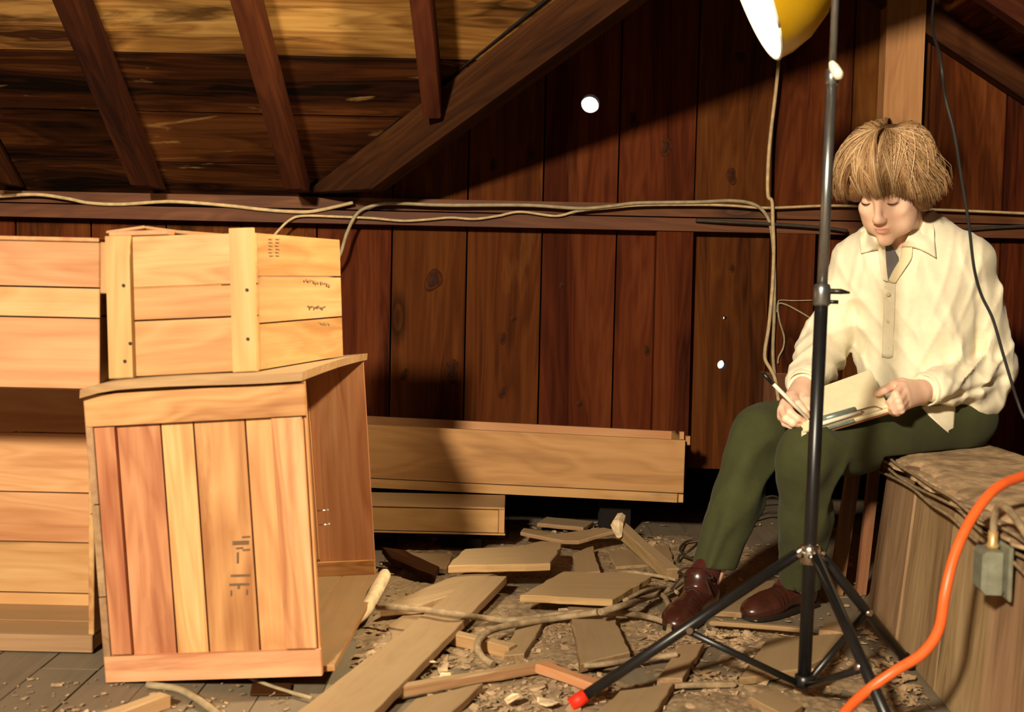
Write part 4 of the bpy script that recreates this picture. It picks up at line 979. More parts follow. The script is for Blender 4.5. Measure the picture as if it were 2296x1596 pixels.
lathe('bulb', [(0.0, 0.03), (0.016, 0.026), (0.028, 0.012), (0.03, -0.004), (0.024, -0.03), (0.014, -0.055), (0.013, -0.085)], rc - LX * 0.085, LX, M_BULB, LAMP, 20)
tube('bracket', [rc - LX * 0.23, rc - LX * 0.25 + Vector((0.02, 0, 0.03)), pole_at(1.66)], 0.007, M_BLACK, LAMP, 10)
LP = bpy.data.lights.new('scoop_light', 'SPOT'); LP.energy = 165; LP.color = (1.0, 0.80, 0.52); LP.shadow_soft_size = 0.045
LP.spot_size = math.radians(104); LP.spot_blend = 0.6
lo = bpy.data.objects.new('scoop_light', LP); COL.objects.link(lo)
lo.location = rc - LX * 0.02; lo.rotation_euler = LX.to_track_quat('-Z', 'Y').to_euler()
lo.parent = LAMP; lo.matrix_parent_inverse = LAMP.matrix_basis.inverted()

# ------------------------------------------------------------------ implicit surfaces for the figure
class SDF:
    def __init__(s, xs, ys, zs):
        s.x, s.y, s.z = [np.asarray(a, np.float32) for a in (xs, ys, zs)]
        s.D = np.full((len(s.x), len(s.y), len(s.z)), 0.15, np.float32)
    def sl(s, lo, hi):
        r = []
        for a, l, h in zip((s.x, s.y, s.z), lo, hi):
            r.append(slice(max(0, int(np.searchsorted(a, l)) - 1), min(len(a), int(np.searchsorted(a, h)) + 1)))
        return tuple(r)
    def grid(s, q):
        return s.x[q[0]][:, None, None], s.y[q[1]][None, :, None], s.z[q[2]][None, None, :]
    def put(s, q, d, k, op):
        D = s.D[q]
        if op == 'u':
            h = np.clip(0.5 + 0.5 * (D - d) / k, 0, 1); s.D[q] = D * (1 - h) + d * h - k * h * (1 - h)
        elif op == 'sub':
            h = np.clip(0.5 - 0.5 * (D + d) / k, 0, 1); s.D[q] = D * (1 - h) - d * h + k * h * (1 - h)
        elif op == 'int':
            h = np.clip(0.5 - 0.5 * (D - d) / k, 0, 1); s.D[q] = D * (1 - h) + d * h + k * h * (1 - h)
    def cone(s, a, b, r1, r2, k=0.015, op='u', flat=None):
        """rounded cone; flat=(direction, factor) squeezes it along that direction (factor > 1 is thinner)"""
        a = np.array(a, np.float32); b = np.array(b, np.float32); R = max(r1, r2) + k + 0.02
        q = s.sl(np.minimum(a, b) - R, np.maximum(a, b) + R); X, Y, Z = s.grid(q)
        px, py, pz = X - a[0], Y - a[1], Z - a[2]
        ba = b - a
        sc = 1.0
        if flat is not None:
            d = np.array(Vector(flat[0]).normalized(), np.float32); fa = flat[1]
            t = px * d[0] + py * d[1] + pz * d[2]
            px, py, pz = px + (fa - 1) * t * d[0], py + (fa - 1) * t * d[1], pz + (fa - 1) * t * d[2]
            ba = ba + (fa - 1) * ba.dot(d) * d
            sc = 1.0 / (0.5 + 0.5 * fa) if fa > 1 else 1.0
        L2 = float(ba.dot(ba))
        h = np.clip((px * ba[0] + py * ba[1] + pz * ba[2]) / L2, 0, 1)
        d = np.sqrt((px - h * ba[0]) ** 2 + (py - h * ba[1]) ** 2 + (pz - h * ba[2]) ** 2) - (r1 + (r2 - r1) * h)
        s.put(q, d * sc, k, op)
    def ell(s, c, r, R=None, k=0.015, op='u'):
        c = np.array(c, np.float32); r = np.array(r, np.float32)
        R = np.eye(3, dtype=np.float32) if R is None else np.array(R, np.float32)
        m_ = float(r.max()) + k + 0.02
        q = s.sl(c - m_, c + m_); X, Y, Z = s.grid(q)
        px, py, pz = X - c[0], Y - c[1], Z - c[2]
        l = [(px * R[0, i] + py * R[1, i] + pz * R[2, i]) for i in range(3)]
        k0 = np.sqrt(sum((l[i] / r[i]) ** 2 for i in range(3))); k1 = np.sqrt(sum((l[i] / r[i] ** 2) ** 2 for i in range(3)))
        s.put(q, k0 * (k0 - 1) / np.maximum(k1, 1e-6), k, op)
    def disp(s, fn, lo=None, hi=None):
        q = (slice(None),) * 3 if lo is None else s.sl(lo, hi)
        X, Y, Z = s.grid(q); s.D[q] += fn(X, Y, Z)
    def mesh(s):
        D = s.D; S = D < 0
        nx, ny, nz = D.shape
        cnt = np.zeros((nx - 1, ny - 1, nz - 1), np.int8)
        for i in (0, 1):
            for j in (0, 1):
                for k in (0, 1): cnt += S[i:nx - 1 + i, j:ny - 1 + j, k:nz - 1 + k]
        act = (cnt > 0) & (cnt < 8)
        I = np.argwhere(act)
        idx = np.full(act.shape, -1, np.int64); idx[act] = np.arange(len(I))
        acc = np.zeros((len(I), 3)); n = np.zeros(len(I))
        co = [(i, j, k) for i in (0, 1) for j in (0, 1) for k in (0, 1)]
        val = {c: D[I[:, 0] + c[0], I[:, 1] + c[1], I[:, 2] + c[2]].astype(np.float64) for c in co}
        for c in co:
            for ax in range(3):
                if c[ax]: continue
                e = list(c); e[ax] = 1; e = tuple(e)
                v0, v1 = val[c], val[e]; mk = (v0 < 0) != (v1 < 0)
                t = np.where(mk, v0 / np.where(mk, v0 - v1, 1), 0)
                p = np.tile(np.array(c, float), (len(I), 1)); p[:, ax] += t
                acc[mk] += p[mk]; n[mk] += 1
        p = acc / n[:, None]
        V = np.empty((len(I), 3))
        for ax, g in enumerate((s.x, s.y, s.z)):
            V[:, ax] = g[I[:, ax]] + p[:, ax] * (g[np.minimum(I[:, ax] + 1, len(g) - 1)] - g[I[:, ax]])
        F = []
        for ax in range(3):
            o1, o2 = (ax + 1) % 3, (ax + 2) % 3
            a = [slice(None)] * 3; b = [slice(None)] * 3; a[ax] = slice(0, -1); b[ax] = slice(1, None)
            ch = S[tuple(a)] != S[tuple(b)]
            E = np.argwhere(ch)
            E = E[(E[:, o1] > 0) & (E[:, o2] > 0) & (E[:, o1] < D.shape[o1] - 1) & (E[:, o2] < D.shape[o2] - 1)]
            ins = S[E[:, 0], E[:, 1], E[:, 2]]
            def cell(d1, d2):
                q = E.copy(); q[:, o1] -= d1; q[:, o2] -= d2; return idx[q[:, 0], q[:, 1], q[:, 2]]
            quad = np.stack([cell(1, 1), cell(0, 1), cell(0, 0), cell(1, 0)], 1)
            quad[~ins] = quad[~ins][:, ::-1]
            F.append(quad)
        F = np.concatenate(F); F = F[(F >= 0).all(1)]
        return V, F
def np_obj(name, V, F, mat, parent, smooth=True, relax=0):
    c = V.mean(0)
    me = bpy.data.meshes.new(name)
    me.from_pydata((V - c).tolist(), [], F.tolist()); me.update()
    bm = bmesh.new(); bm.from_mesh(me)
    # keep the large pieces only
    seen = set(); comps = []
    bm.verts.ensure_lookup_table()
    for v in bm.verts:
        if v.index in seen: continue
        st = [v]; seen.add(v.index); comp = []
        while st:
            w = st.pop(); comp.append(w)
            for e in w.link_edges:
                o2 = e.other_vert(w)
                if o2.index not in seen: seen.add(o2.index); st.append(o2)
        comps.append(comp)
    big = max(len(c_) for c_ in comps)
    kill = [v for c_ in comps if len(c_) < 0.04 * big for v in c_]
    bmesh.ops.delete(bm, geom=kill, context='VERTS')
    for _ in range(relax): bmesh.ops.smooth_vert(bm, verts=bm.verts, factor=0.5, use_axis_x=True, use_axis_y=True, use_axis_z=True)
    bm.to_mesh(me); bm.free()
    return link(name, me, mat, parent, Matrix.Translation(Vector(c)), smooth=smooth)
def axis(*segs):
    """segs: (start, end, step) with rising starts -> one coordinate list"""
    out = []
    for a, b, h in segs: out += list(np.arange(a, b - h * 0.3, h))
    out.append(segs[-1][1]); return np.array(out)

# ------------------------------------------------------------------ joints
J = dict(
    neck=at(2040, 540, 2.97), chest=at(2035, 670, 3.00), belly=at(2055, 800, 3.03), pelvis=at(2085, 912, 3.07),
    rs=at(1925, 585, 3.06), re=at(1848, 785, 3.07), rw=at(1800, 868, 2.84), rh=at(1782, 905, 2.76),
    ls=at(2170, 588, 2.97), le=at(2224, 832, 3.02), lw=at(2062, 878, 2.79), lh=at(2020, 884, 2.74),
    rhip=at(2035, 935, 3.11), rk=at(1702, 968, 2.87), ra=at(1592, 1290, 2.86),
    lhip=at(2110, 945, 2.99), lk=at(1812, 1020, 2.69), la=at(1795, 1310, 2.87))
J = {k: np.array(v) for k, v in J.items()}
LEFT = np.array(Vector((0.91, -0.42, 0)).normalized()); FRONT = np.array(Vector((-0.42, -0.91, 0)).normalized())
BR_ = np.stack([LEFT, -FRONT, np.array([0, 0, 1.0])], 1)      # body frame: left, back, up
yw, pt = math.radians(38), math.radians(33)
hy = np.array([-math.sin(yw) * math.cos(pt), -math.cos(yw) * math.cos(pt), -math.sin(pt)])
hx = np.array([math.cos(yw), -math.sin(yw), 0.0])
rl = math.radians(-2); hz = np.cross(hx, hy) * -1
if hz[2] < 0: hz = -hz
hx, hz = hx * math.cos(rl) + hz * math.sin(rl), hz * math.cos(rl) - hx * math.sin(rl)
HR = np.stack([hx, hy, hz], 1)
HO = np.array(at(1996, 414, 2.87))
def hw(x, y, z): return HO + hx * x + hy * y + hz * z

# ------------------------------------------------------------------ body: one continuous skin surface
lo = np.array([0.36, 2.55, 0.02]); hi = np.array([1.36, 3.28, 1.22])
hand_lo = at(1735, 960, 2.70).z - 0.01
G = SDF(axis((0.36, 0.60, 0.012), (0.60, 1.12, 0.0026), (1.12, 1.40, 0.012)),
        axis((2.56, 2.60, 0.010), (2.60, 2.98, 0.0026), (2.98, 3.30, 0.012)),
        axis((0.02, 0.44, 0.014), (0.44, 0.62, 0.0026), (0.62, 0.88, 0.012), (0.88, 1.24, 0.0026)))
# head
def E(x, y, z, rx, ry, rz, k=0.012, op='u'): G.ell(hw(x, y, z), (rx, ry, rz), HR, k, op)
def Cn(a, b, r1, r2, k=0.01, op='u', flat=None): G.cone(hw(*a), hw(*b), r1, r2, k, op, flat)
E(0, -0.012, 0.045, 0.075, 0.095, 0.087, 0.02)
E(0, 0.030, -0.028, 0.058, 0.062, 0.088, 0.03)
E(0, 0.036, -0.080, 0.046, 0.046, 0.038, 0.03)
E(0, 0.080, -0.111, 0.019, 0.014, 0.014, 0.02)
for sx_ in (-1, 1):
    E(sx_ * 0.038, 0.062, -0.030, 0.022, 0.021, 0.018, 0.02)
    E(sx_ * 0.044, 0.018, -0.070, 0.014, 0.034, 0.030, 0.03)
    E(sx_ * 0.031, 0.044, -0.060, 0.021, 0.026, 0.034, 0.03)
    E(sx_ * 0.031, 0.101, 0.000, 0.019, 0.013, 0.011, 0.012, 'sub')
    E(sx_ * 0.031, 0.0755, -0.001, 0.0145, 0.0145, 0.0125, 0.004)
    E(sx_ * 0.0105, 0.099, -0.044, 0.0072, 0.009, 0.0065, 0.006)
    E(sx_ * 0.0065, 0.101, -0.0515, 0.003, 0.004, 0.0025, 0.003, 'sub')
    E(sx_ * 0.077, -0.005, -0.012, 0.009, 0.020, 0.032, 0.008)
E(0, 0.081, 0.022, 0.046, 0.014, 0.011, 0.014)
Cn((0, 0.090, 0.006), (0, 0.1045, -0.034), 0.0070, 0.0090, 0.012)
E(0, 0.1065, -0.0400, 0.0100, 0.0095, 0.0090, 0.008)
E(0, 0.0885, -0.0700, 0.0165, 0.0080, 0.0048, 0.008)
E(0, 0.0880, -0.0805, 0.0145, 0.0080, 0.0056, 0.008)
Cn((-0.017, 0.0955, -0.0755), (0.017, 0.0955, -0.0755), 0.0014, 0.0014, 0.004, 'sub')

E(0, 0.0985, -0.0945, 0.014, 0.006, 0.004, 0.008, 'sub')
# neck, torso, limbs under the clothes
nb = J['neck'] - np.array([0, 0, 0.035]); nb[1] += 0.02
G.cone(hw(0, -0.02, -0.075), nb, 0.053, 0.060, 0.02)
G.ell(J['chest'] + [0, 0, 0.06], (0.150, 0.090, 0.13), BR_, 0.05)
G.ell(J['belly'], (0.140, 0.095, 0.15), BR_, 0.05)
G.ell(J['pelvis'], (0.150, 0.105, 0.10), BR_, 0.05)
for s_i in 'rl':
    G.cone(nb + [0, 0, -0.01], J[s_i + 's'], 0.050, 0.052, 0.04)
    G.cone(J[s_i + 's'], J[s_i + 'e'], 0.046, 0.038, 0.02)
    G.cone(J[s_i + 'e'], J[s_i + 'w'], 0.038, 0.026, 0.02)
    G.cone(J[s_i + 'hip'], J[s_i + 'k'], 0.068, 0.050, 0.04)
    G.cone(J[s_i + 'k'], J[s_i + 'a'], 0.046, 0.032, 0.03)
# right hand: writing grip
def H(px, py, Y): return np.array(at(px, py, Y))
rw = J['rw']
mc = [H(1778, 888, 2.755), H(1763, 902, 2.735), H(1755, 918, 2.725), H(1754, 934, 2.728)]
pip = [H(1790, 905, 2.695), H(1772, 925, 2.678), H(1762, 939, 2.682), H(1760, 949, 2.695)]
dip = [H(1804, 922, 2.690), H(1788, 938, 2.672), H(1777, 949, 2.676), H(1774, 955, 2.690)]
tipf = [H(1811, 934, 2.700), H(1802, 944, 2.682), H(1793, 953, 2.686), H(1789, 958, 2.700)]
for i in range(4):
    G.cone(rw + (mc[1] - rw) * 0.15 + (mc[i] - mc[1]) * 0.3, mc[i], 0.021 if i < 3 else 0.018, 0.0125, 0.012)
    rr = (0.0098, 0.0100, 0.0095, 0.0085)[i]
    G.cone(mc[i], pip[i], rr * 1.12, rr, 0.004); G.cone(pip[i], dip[i], rr, rr * 0.92, 0.003); G.cone(dip[i], tipf[i], rr * 0.92, rr * 0.75, 0.003)
th = [H(1801, 884, 2.79), H(1808, 900, 2.745), H(1812, 917, 2.722), H(1812, 930, 2.712)]
G.cone(rw, th[1], 0.020, 0.0135, 0.012); G.cone(th[1], th[2], 0.0125, 0.0108, 0.005); G.cone(th[2], th[3], 0.0108, 0.0085, 0.004)
# left hand: thumb on the paper, fingers curled under the edge of the board
lw = J['lw']
mc = [H(2022, 866, 2.735), H(2028, 880, 2.725), H(2031, 894, 2.722), H(2032, 907, 2.727)]
pip = [H(2008, 884, 2.695), H(2014, 900, 2.685), H(2018, 912, 2.685), H(2021, 920, 2.69)]
dip = [H(1998, 900, 2.705), H(2003, 913, 2.700), H(2008, 922, 2.700), H(2012, 926, 2.705)]
tipf = [H(1988, 906, 2.735), H(1993, 917, 2.730), H(1998, 924, 2.728), H(2004, 928, 2.73)]
for i in range(4):
    G.cone(lw + (mc[i] - mc[1]) * 0.45, mc[i], 0.0205 if i < 3 else 0.017, 0.0125, 0.012)
    rr = (0.0098, 0.0100, 0.0095, 0.0084)[i]
    G.cone(mc[i], pip[i], rr * 1.12, rr, 0.004); G.cone(pip[i], dip[i], rr, rr * 0.92, 0.003); G.cone(dip[i], tipf[i], rr * 0.92, rr * 0.75, 0.003)
th = [H(2022, 860, 2.765), H(2003, 864, 2.745), H(1984, 874, 2.735), H(1968, 882, 2.735)]
G.cone(lw, th[0], 0.020, 0.0145, 0.012); G.cone(th[0], th[1], 0.0135, 0.0118, 0.005); G.cone(th[1], th[2], 0.0115, 0.0100, 0.004); G.cone(th[2], th[3], 0.0100, 0.0078, 0.004)

PERSON = empty('person', Vector((1.05, 3.05, 0)), 'young person with blond hair in cream shirt and green trousers, seated and writing', 'person')
sk = NT('skin')
tcn = sk.n('ShaderNodeTexCoord').outputs['Object']
sk.put(sk.b.inputs['Base Color'], sk.ramp(sk.noise(tcn, 22, 4, 0.6), [(0.3, lin((240, 192, 164))), (0.7, lin((248, 208, 180)))]))
sk.b.inputs['Roughness'].default_value = 0.5; sk.b.inputs['Subsurface Weight'].default_value = 0.15
sk.b.inputs['Subsurface Radius'].default_value = (0.01, 0.004, 0.002); sk.b.inputs['Subsurface Scale'].default_value = 0.6
M_SKIN = sk.m
M_LIP = plain('lip_skin', (236, 172, 150), 0.45, var=0.05)
def seat_cut(g, e=0.0):
    q = g.sl((0.90, 2.70, 0.30), (1.45, 3.4, BT + 0.03)); X, Y, Z = g.grid(q)
    g.D[q] = np.maximum(g.D[q], (BT + 0.0045 + e - Z + 0 * X + 0 * Y).astype(np.float32))
seat_cut(G, 0.012)
V, F = G.mesh()
body = np_obj('body', V, F, [M_SKIN, M_LIP], PERSON, relax=2)
inv = HR.T
off = np.array(body.matrix_basis.translation)
for p in body.data.polygons:
    l = inv @ (np.array(p.center) + off - HO)
    if l[1] > 0.085 and ((l[0] / 0.018) ** 2 + ((l[2] + 0.0755) / 0.0098) ** 2) < 1: p.material_index = 1
# eyes: lowered lids with lashes, brows
M_LASH = plain('dark_lashes', (70, 44, 28), 0.8)
M_BROW = plain('blond_brows', (140, 96, 54), 0.8)
for sx_ in (-1, 1):
    pth = [Vector(hw(sx_ * 0.031 + a * 0.0145, 0.0892 - abs(a) ** 2 * 0.0065, -0.0062 + 0.0035 * a * a)) for a in np.linspace(-1, 1, 9)]
    tube('eyelash', pth, [0.0006, 0.0015, 0.0018, 0.0015, 0.0006], M_LASH, PERSON, 6)
    pth = [Vector(hw(sx_ * (0.016 + a * 0.034), 0.0945 - a * a * 0.016, 0.0185 + 0.006 * math.sin(a * 2.4))) for a in np.linspace(0, 1, 9)]
    tube('eyebrow', pth, [0.0024, 0.0030, 0.0026, 0.0012], M_BROW, PERSON, 6)

# ------------------------------------------------------------------ shirt
M_SHIRT = weave('cream_cotton', (240, 230, 200), 1100, 0.06, 0.9, 0.2)
M_SHIRT_IN = weave('cream_cotton_darker', (226, 212, 172), 1100, 0.06, 0.9, 0.1)  # slightly darker cream for the inner placket and buttons
M_TEE = weave('grey_jersey', (112, 108, 108), 1200, 0.1)
M_TROUSER = weave('green_twill', (64, 67, 40), 900, 0.10, 0.85, 0.04)
M_SOCK = weave('maroon_knit', (70, 27, 21), 700, 0.15)
rg2 = np.random.default_rng(4)
KD = rg2.normal(0, 1, (14, 3)); KD /= np.linalg.norm(KD, axis=1)[:, None]; KF = rg2.uniform(14, 60, 14); KP = rg2.uniform(0, 6.28, 14)
def cloth_noise(amp, lo_=0, hi_=14, warp=1.5):
    def fn(X, Y, Z):
        o = 0
        for i in range(lo_, hi_):
            d = KD[i]; w = warp * np.sin(9 * X * KD[i - 1][0] + 11 * Y * KD[i - 1][1] + 8 * Z * KD[i - 1][2] + KP[i])
            o = o + np.sin(KF[i] * (X * d[0] + Y * d[1] + Z * d[2]) + KP[i] + w) * (18 / KF[i])
        return (amp * o / 3.0).astype(np.float32)
    return fn
def sleeve_folds(a, b, amp, freq, t0, t1, ph=0.0, tw=2.0, bias=None):
    a = np.array(a); b = np.array(b); d = b - a; L = np.linalg.norm(d); d = d / L
    e1 = np.cross(d, [0.3, 0.9, 0.2]); e1 /= np.linalg.norm(e1); e2 = np.cross(d, e1)
    def fn(X, Y, Z):
        px, py, pz = X - a[0], Y - a[1], Z - a[2]
        t = (px * d[0] + py * d[1] + pz * d[2]) / L
        u = px * e1[0] + py * e1[1] + pz * e1[2]; v = px * e2[0] + py * e2[1] + pz * e2[2]
        an = np.arctan2(v, u); rad = np.sqrt(u * u + v * v)
        m_ = np.clip((t - t0) / 0.12, 0, 1) * np.clip((t1 - t) / 0.12, 0, 1) * np.clip((0.13 - rad) / 0.04, 0, 1)
        w = np.sin(freq * t + tw * np.sin(an + ph) + 0.8 * np.sin(2 * an + ph * 2)) * (0.6 + 0.4 * np.sin(an * 1.0 + ph + 3 * t))
        return (-amp * m_ * (1 - np.abs(w)) ** 1.5 + amp * 0.4 * m_).astype(np.float32)
    return fn
S = SDF(np.arange(0.60, 1.42, 0.005), np.arange(2.68, 3.36, 0.005), np.arange(0.38, 1.08, 0.005))
S.ell(J['chest'] + [0.0, 0.0, 0.055], (0.166, 0.120, 0.175), BR_, 0.05)
S.ell(J['belly'] + [-0.005, 0, 0.02], (0.152, 0.124, 0.185), BR_, 0.05)
S.ell(J['pelvis'] + [0, 0, 0.035], (0.180, 0.130, 0.10), BR_, 0.04)
S.cone(nb + [0, 0, 0.03], nb + [0, 0, -0.06], 0.062, 0.10, 0.03)
for s_i in 'rl':
    S.cone(nb + [0, 0, -0.015], J[s_i + 's'], 0.066, 0.066, 0.045)
    S.cone(J[s_i + 's'], J[s_i + 'e'], 0.064, 0.054, 0.012)
    wv = J[s_i + 'w'] - J[s_i + 'e']
    S.cone(J[s_i + 'e'], J[s_i + 'e'] + wv * 0.84, 0.058, 0.045, 0.02)
S.disp(cloth_noise(0.0042))
S.disp(sleeve_folds(J['rs'], J['re'], 0.013, 9, 0.25, 1.15, 0.5, 3.2))
S.disp(sleeve_folds(J['re'], J['rw'], 0.014, 9, -0.1, 0.8, 1.5, 3.0))
S.disp(sleeve_folds(J['ls'], J['le'], 0.014, 6, 0.15, 1.15, 2.2, 4.5))
S.disp(sleeve_folds(J['le'], J['lw'], 0.016, 8, -0.1, 0.82, 3.6, 3.2))
# long drag folds across the front
def drag(X, Y, Z):
    u = (X - J['belly'][0]) * LEFT[0] + (Y - J['belly'][1]) * LEFT[1]; v = Z - J['belly'][2]
    f = (X - J['belly'][0]) * FRONT[0] + (Y - J['belly'][1]) * FRONT[1]
    m_ = np.clip(f / 0.06, 0, 1)
    w = np.sin(44 * (u * 0.75 + v * 0.35) + 3 * np.sin(9 * v + 5 * u))
    return (-0.004 * m_ * (1 - np.abs(w)) ** 2).astype(np.float32)
S.disp(drag)
def ridges(X, Y, Z):
    o = 0
    for i in range(6):
        a_ = 0.5 * math.sin(i * 2.3); fz = 7 + 3 * i
        ph_ = 26 * (LEFT[0] * X + LEFT[1] * Y) * (1 + 0.15 * i) + fz * a_ * Z + 1.7 * i + 1.4 * np.sin(8 * Z + 2.1 * i) + 0.8 * np.sin(13 * Y + i)
        o = o + np.maximum(0, 1 - np.abs(np.sin(ph_)) * 2.2) ** 1.5 * (0.5 + 0.5 * np.sin(6 * Z * (1 + 0.3 * i) + 4 * X + i * 1.9))
    return (-0.0036 * o).astype(np.float32)
S.disp(ridges)
# belt-line roll of cloth over the lap
def roll(X, Y, Z):
    v = Z - (J['pelvis'][2] + 0.055) - 0.25 * (X - J['pelvis'][0])
    f = (X - J['pelvis'][0]) * FRONT[0] + (Y - J['pelvis'][1]) * FRONT[1]
    return (0.010 * np.exp(-(v / 0.010) ** 2) * np.clip(f / 0.05, 0, 1)).astype(np.float32)
S.disp(roll)
# open neck
vn = np.array(at(1990, 628, 2.86)); 
S.cone(nb + [0, 0, 0.10] , nb + [0, 0, -0.0], 0.052, 0.050, 0.008, 'sub')
S.cone(np.array(at(2018, 540, 2.88)), np.array(at(1992, 614, 2.86)), 0.040, 0.006, 0.006, 'sub')
S.cone(np.array(at(2018, 540, 2.83)), np.array(at(1992, 614, 2.82)), 0.042, 0.006, 0.006, 'sub')
seat_cut(S)
V, F = S.mesh()
shirt = np_obj('shirt', V, F, M_SHIRT, PERSON, relax=1)
# cuffs
for s_i in 'rl':
    wv = J[s_i + 'w'] - J[s_i + 'e']; L = np.linalg.norm(wv); d = Vector(wv / L)
    c0 = Vector(J[s_i + 'e'] + wv * 0.80)
    prof = [(0.030, -0.012), (0.043, -0.004), (0.0445, 0.006), (0.0435, 0.03), (0.0425, 0.050), (0.040, 0.0515), (0.038, 0.045), (0.036, 0.0)]
    cf = lathe('cuff', [(r * 0.93, h) for r, h in prof], c0, d, M_SHIRT, shirt, 28)
    b_ = lathe('button', [(0.0, 0.0015), (0.0045, 0.0015), (0.0055, 0)], c0 + d * 0.03 + d.orthogonal().normalized() * 0.0405, d.orthogonal(), M_SHIRT_IN, cf, 12)

def bvh_of(*obs):
    vs, fs = [], []
    for o in obs:
        b = len(vs); mw = o.matrix_basis
        vs += [mw @ v.co for v in o.data.vertices]; fs += [tuple(b + i for i in p.vertices) for p in o.data.polygons]
    return BVHTree.FromPolygons(vs, fs)
BV_S = bvh_of(shirt); BV_A = bvh_of(shirt, body); BV_B = bvh_of(body)
def drape(name, poly_px, bvh, off, mat, parent, th=0.002, n=10, lift=None, fallback=2.86):
    """cloth piece: (rows of pixel points, equal length) laid on the surface and lifted off it, thickened"""
    rows = []
    for r in poly_px:
        pts = []
        for q_ in r:
            px_, py_ = q_[:2]
            if len(q_) > 2: pts.append(at(*q_)); continue
            d = ray(px_, py_).normalized(); h = bvh.ray_cast(ORG, d)
            pts.append(h[0] - d * off if h[0] is not None else at(px_, py_, fallback))
        rows.append(pts)
    if lift: 
        for i, r in enumerate(rows):
            for j in range(len(r)): r[j] = r[j] + Vector(lift(i / (len(rows) - 1), j / (len(r) - 1)))
    # resample to a smooth patch
    R2 = [spline(r, 5) for r in rows]
    cols = [spline([r[j] for r in R2], 5) for j in range(len(R2[0]))]
    vs = [p for c_ in cols for p in c_]; m2 = len(cols[0]); c = sum(vs, Vector()) / len(vs)
    fs = [(i * m2 + j, i * m2 + j + 1, (i + 1) * m2 + j + 1, (i + 1) * m2 + j) for i in range(len(cols) - 1) for j in range(m2 - 1)]
    o = link(name, mesh(name, [v - c for v in vs], fs), mat, parent, Matrix.Translation(c), smooth=True)
    md = o.modifiers.new('thick', 'SOLIDIFY'); md.thickness = th; md.offset = 0
    return o
fw = -FWD
drape('undershirt', [[(1980, 542, 2.90), (1998, 548, 2.90), (2014, 576)], [(1982, 575), (2000, 585), (2014, 600)], [(1986, 604), (1996, 612), (2004, 612)], [(1991, 628), (1993, 628), (1995, 626)]], BV_A, 0.005, M_TEE, PERSON)
drape('undershirt', [[(2012, 588), (2026, 572), (2040, 560)], [(2006, 604), (2020, 592), (2034, 580)], [(1998, 622), (2008, 614), (2018, 604)]], BV_A, 0.005, M_TEE, PERSON)
# collar leaves and plackets
drape('collar', [[(2052, 500, 2.915), (2060, 478, 2.945), (2074, 476, 2.965), (2090, 488, 2.965)], [(2044, 515, 2.89), (2058, 506, 2.91), (2076, 506, 2.92), (2094, 512)], [(2034, 534, 2.875), (2050, 534, 2.875), (2076, 540), (2096, 548)], [(2022, 553), (2046, 554), (2074, 564), (2099, 578)]], BV_S, 0.010, M_SHIRT, shirt, 0.003)
drape('collar', [[(1972, 524, 2.90), (1956, 514, 2.93), (1944, 510, 2.95), (1930, 516, 2.95)], [(1974, 540, 2.885), (1960, 538, 2.90), (1944, 537), (1928, 540)], [(1976, 558), (1960, 560), (1946, 564), (1930, 568)]], BV_S, 0.010, M_SHIRT, shirt, 0.003)
drape('placket', [[(1970, 538, 2.885), (1978, 540, 2.88), (1984, 542, 2.88)], [(1970, 562), (1978, 566), (1986, 575)], [(1974, 600), (1982, 604), (1989, 610)], [(1980, 628), (1986, 630), (1992, 632)]], BV_A, 0.008, M_SHIRT, shirt, 0.003)
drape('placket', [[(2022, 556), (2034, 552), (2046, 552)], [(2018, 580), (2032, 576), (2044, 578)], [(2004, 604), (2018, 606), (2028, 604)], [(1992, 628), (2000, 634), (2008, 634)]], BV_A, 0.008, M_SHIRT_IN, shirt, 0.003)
drape('placket', [[(1984, 632), (1996, 634), (2008, 632)], [(1982, 690), (1994, 692), (2006, 690)], [(1980, 750), (1992, 752), (2004, 750)], [(1978, 800), (1990, 803), (2002, 800)]], BV_S, 0.0025, M_SHIRT, shirt, 0.003)
for py_ in (660, 720, 780):
    h = BV_S.ray_cast(ORG, ray(1992, py_).normalized())
    if h[0] is not None: lathe('button', [(0.0, 0.002), (0.0045, 0.002), (0.0056, 0.0)], h[0] - ray(1992, py_).normalized() * 0.005, h[1], M_SHIRT_IN, shirt, 12)
drape('shirt_tail', [[(2066, 914), (2106, 908), (2142, 898)], [(2082, 930), (2112, 931), (2141, 926)], [(2100, 947), (2120, 951), (2139, 950)], [(2116, 962), (2126, 970), (2136, 973)]], bvh_of(body), 0.03, M_SHIRT, shirt, 0.003, fallback=2.96)

# ------------------------------------------------------------------ trousers
T_ = SDF(np.arange(0.40, 1.42, 0.0055), np.arange(2.56, 3.34, 0.0055), np.arange(0.06, 0.66, 0.0055))
T_.ell(J['pelvis'] + [0, 0, -0.02], (0.172, 0.125, 0.115), BR_, 0.05)
for s_i, kr in (('r', 0.062), ('l', 0.066)):
    hip, kn, an = J[s_i + 'hip'], J[s_i + 'k'], J[s_i + 'a']
    sh = an - kn
    T_.cone(hip, kn, 0.086, kr, 0.05)
    T_.cone(kn, kn + sh * 0.45, kr, 0.056, 0.03)
    T_.cone(kn + sh * 0.45, kn + sh * (1.05 if s_i == 'r' else 1.10), 0.058, 0.053, 0.03)
    # pressed crease down the shin and along the thigh
    fdir = np.array([-0.35, -0.93, 0.05])
    T_.cone(kn + fdir * 0.050, kn + sh * 1.0 + fdir * 0.064, 0.016, 0.004, 0.022)
T_.disp(cloth_noise(0.0026, 2, 14))
for s_i in 'rl':
    T_.disp(sleeve_folds(J[s_i + 'hip'], J[s_i + 'k'], 0.012, 9, 0.35, 1.1, 1.0 if s_i == 'r' else 2.5))
    T_.disp(sleeve_folds(J[s_i + 'k'], J[s_i + 'a'], 0.014, 6, -0.05, 0.75, 2.0, 4.0))
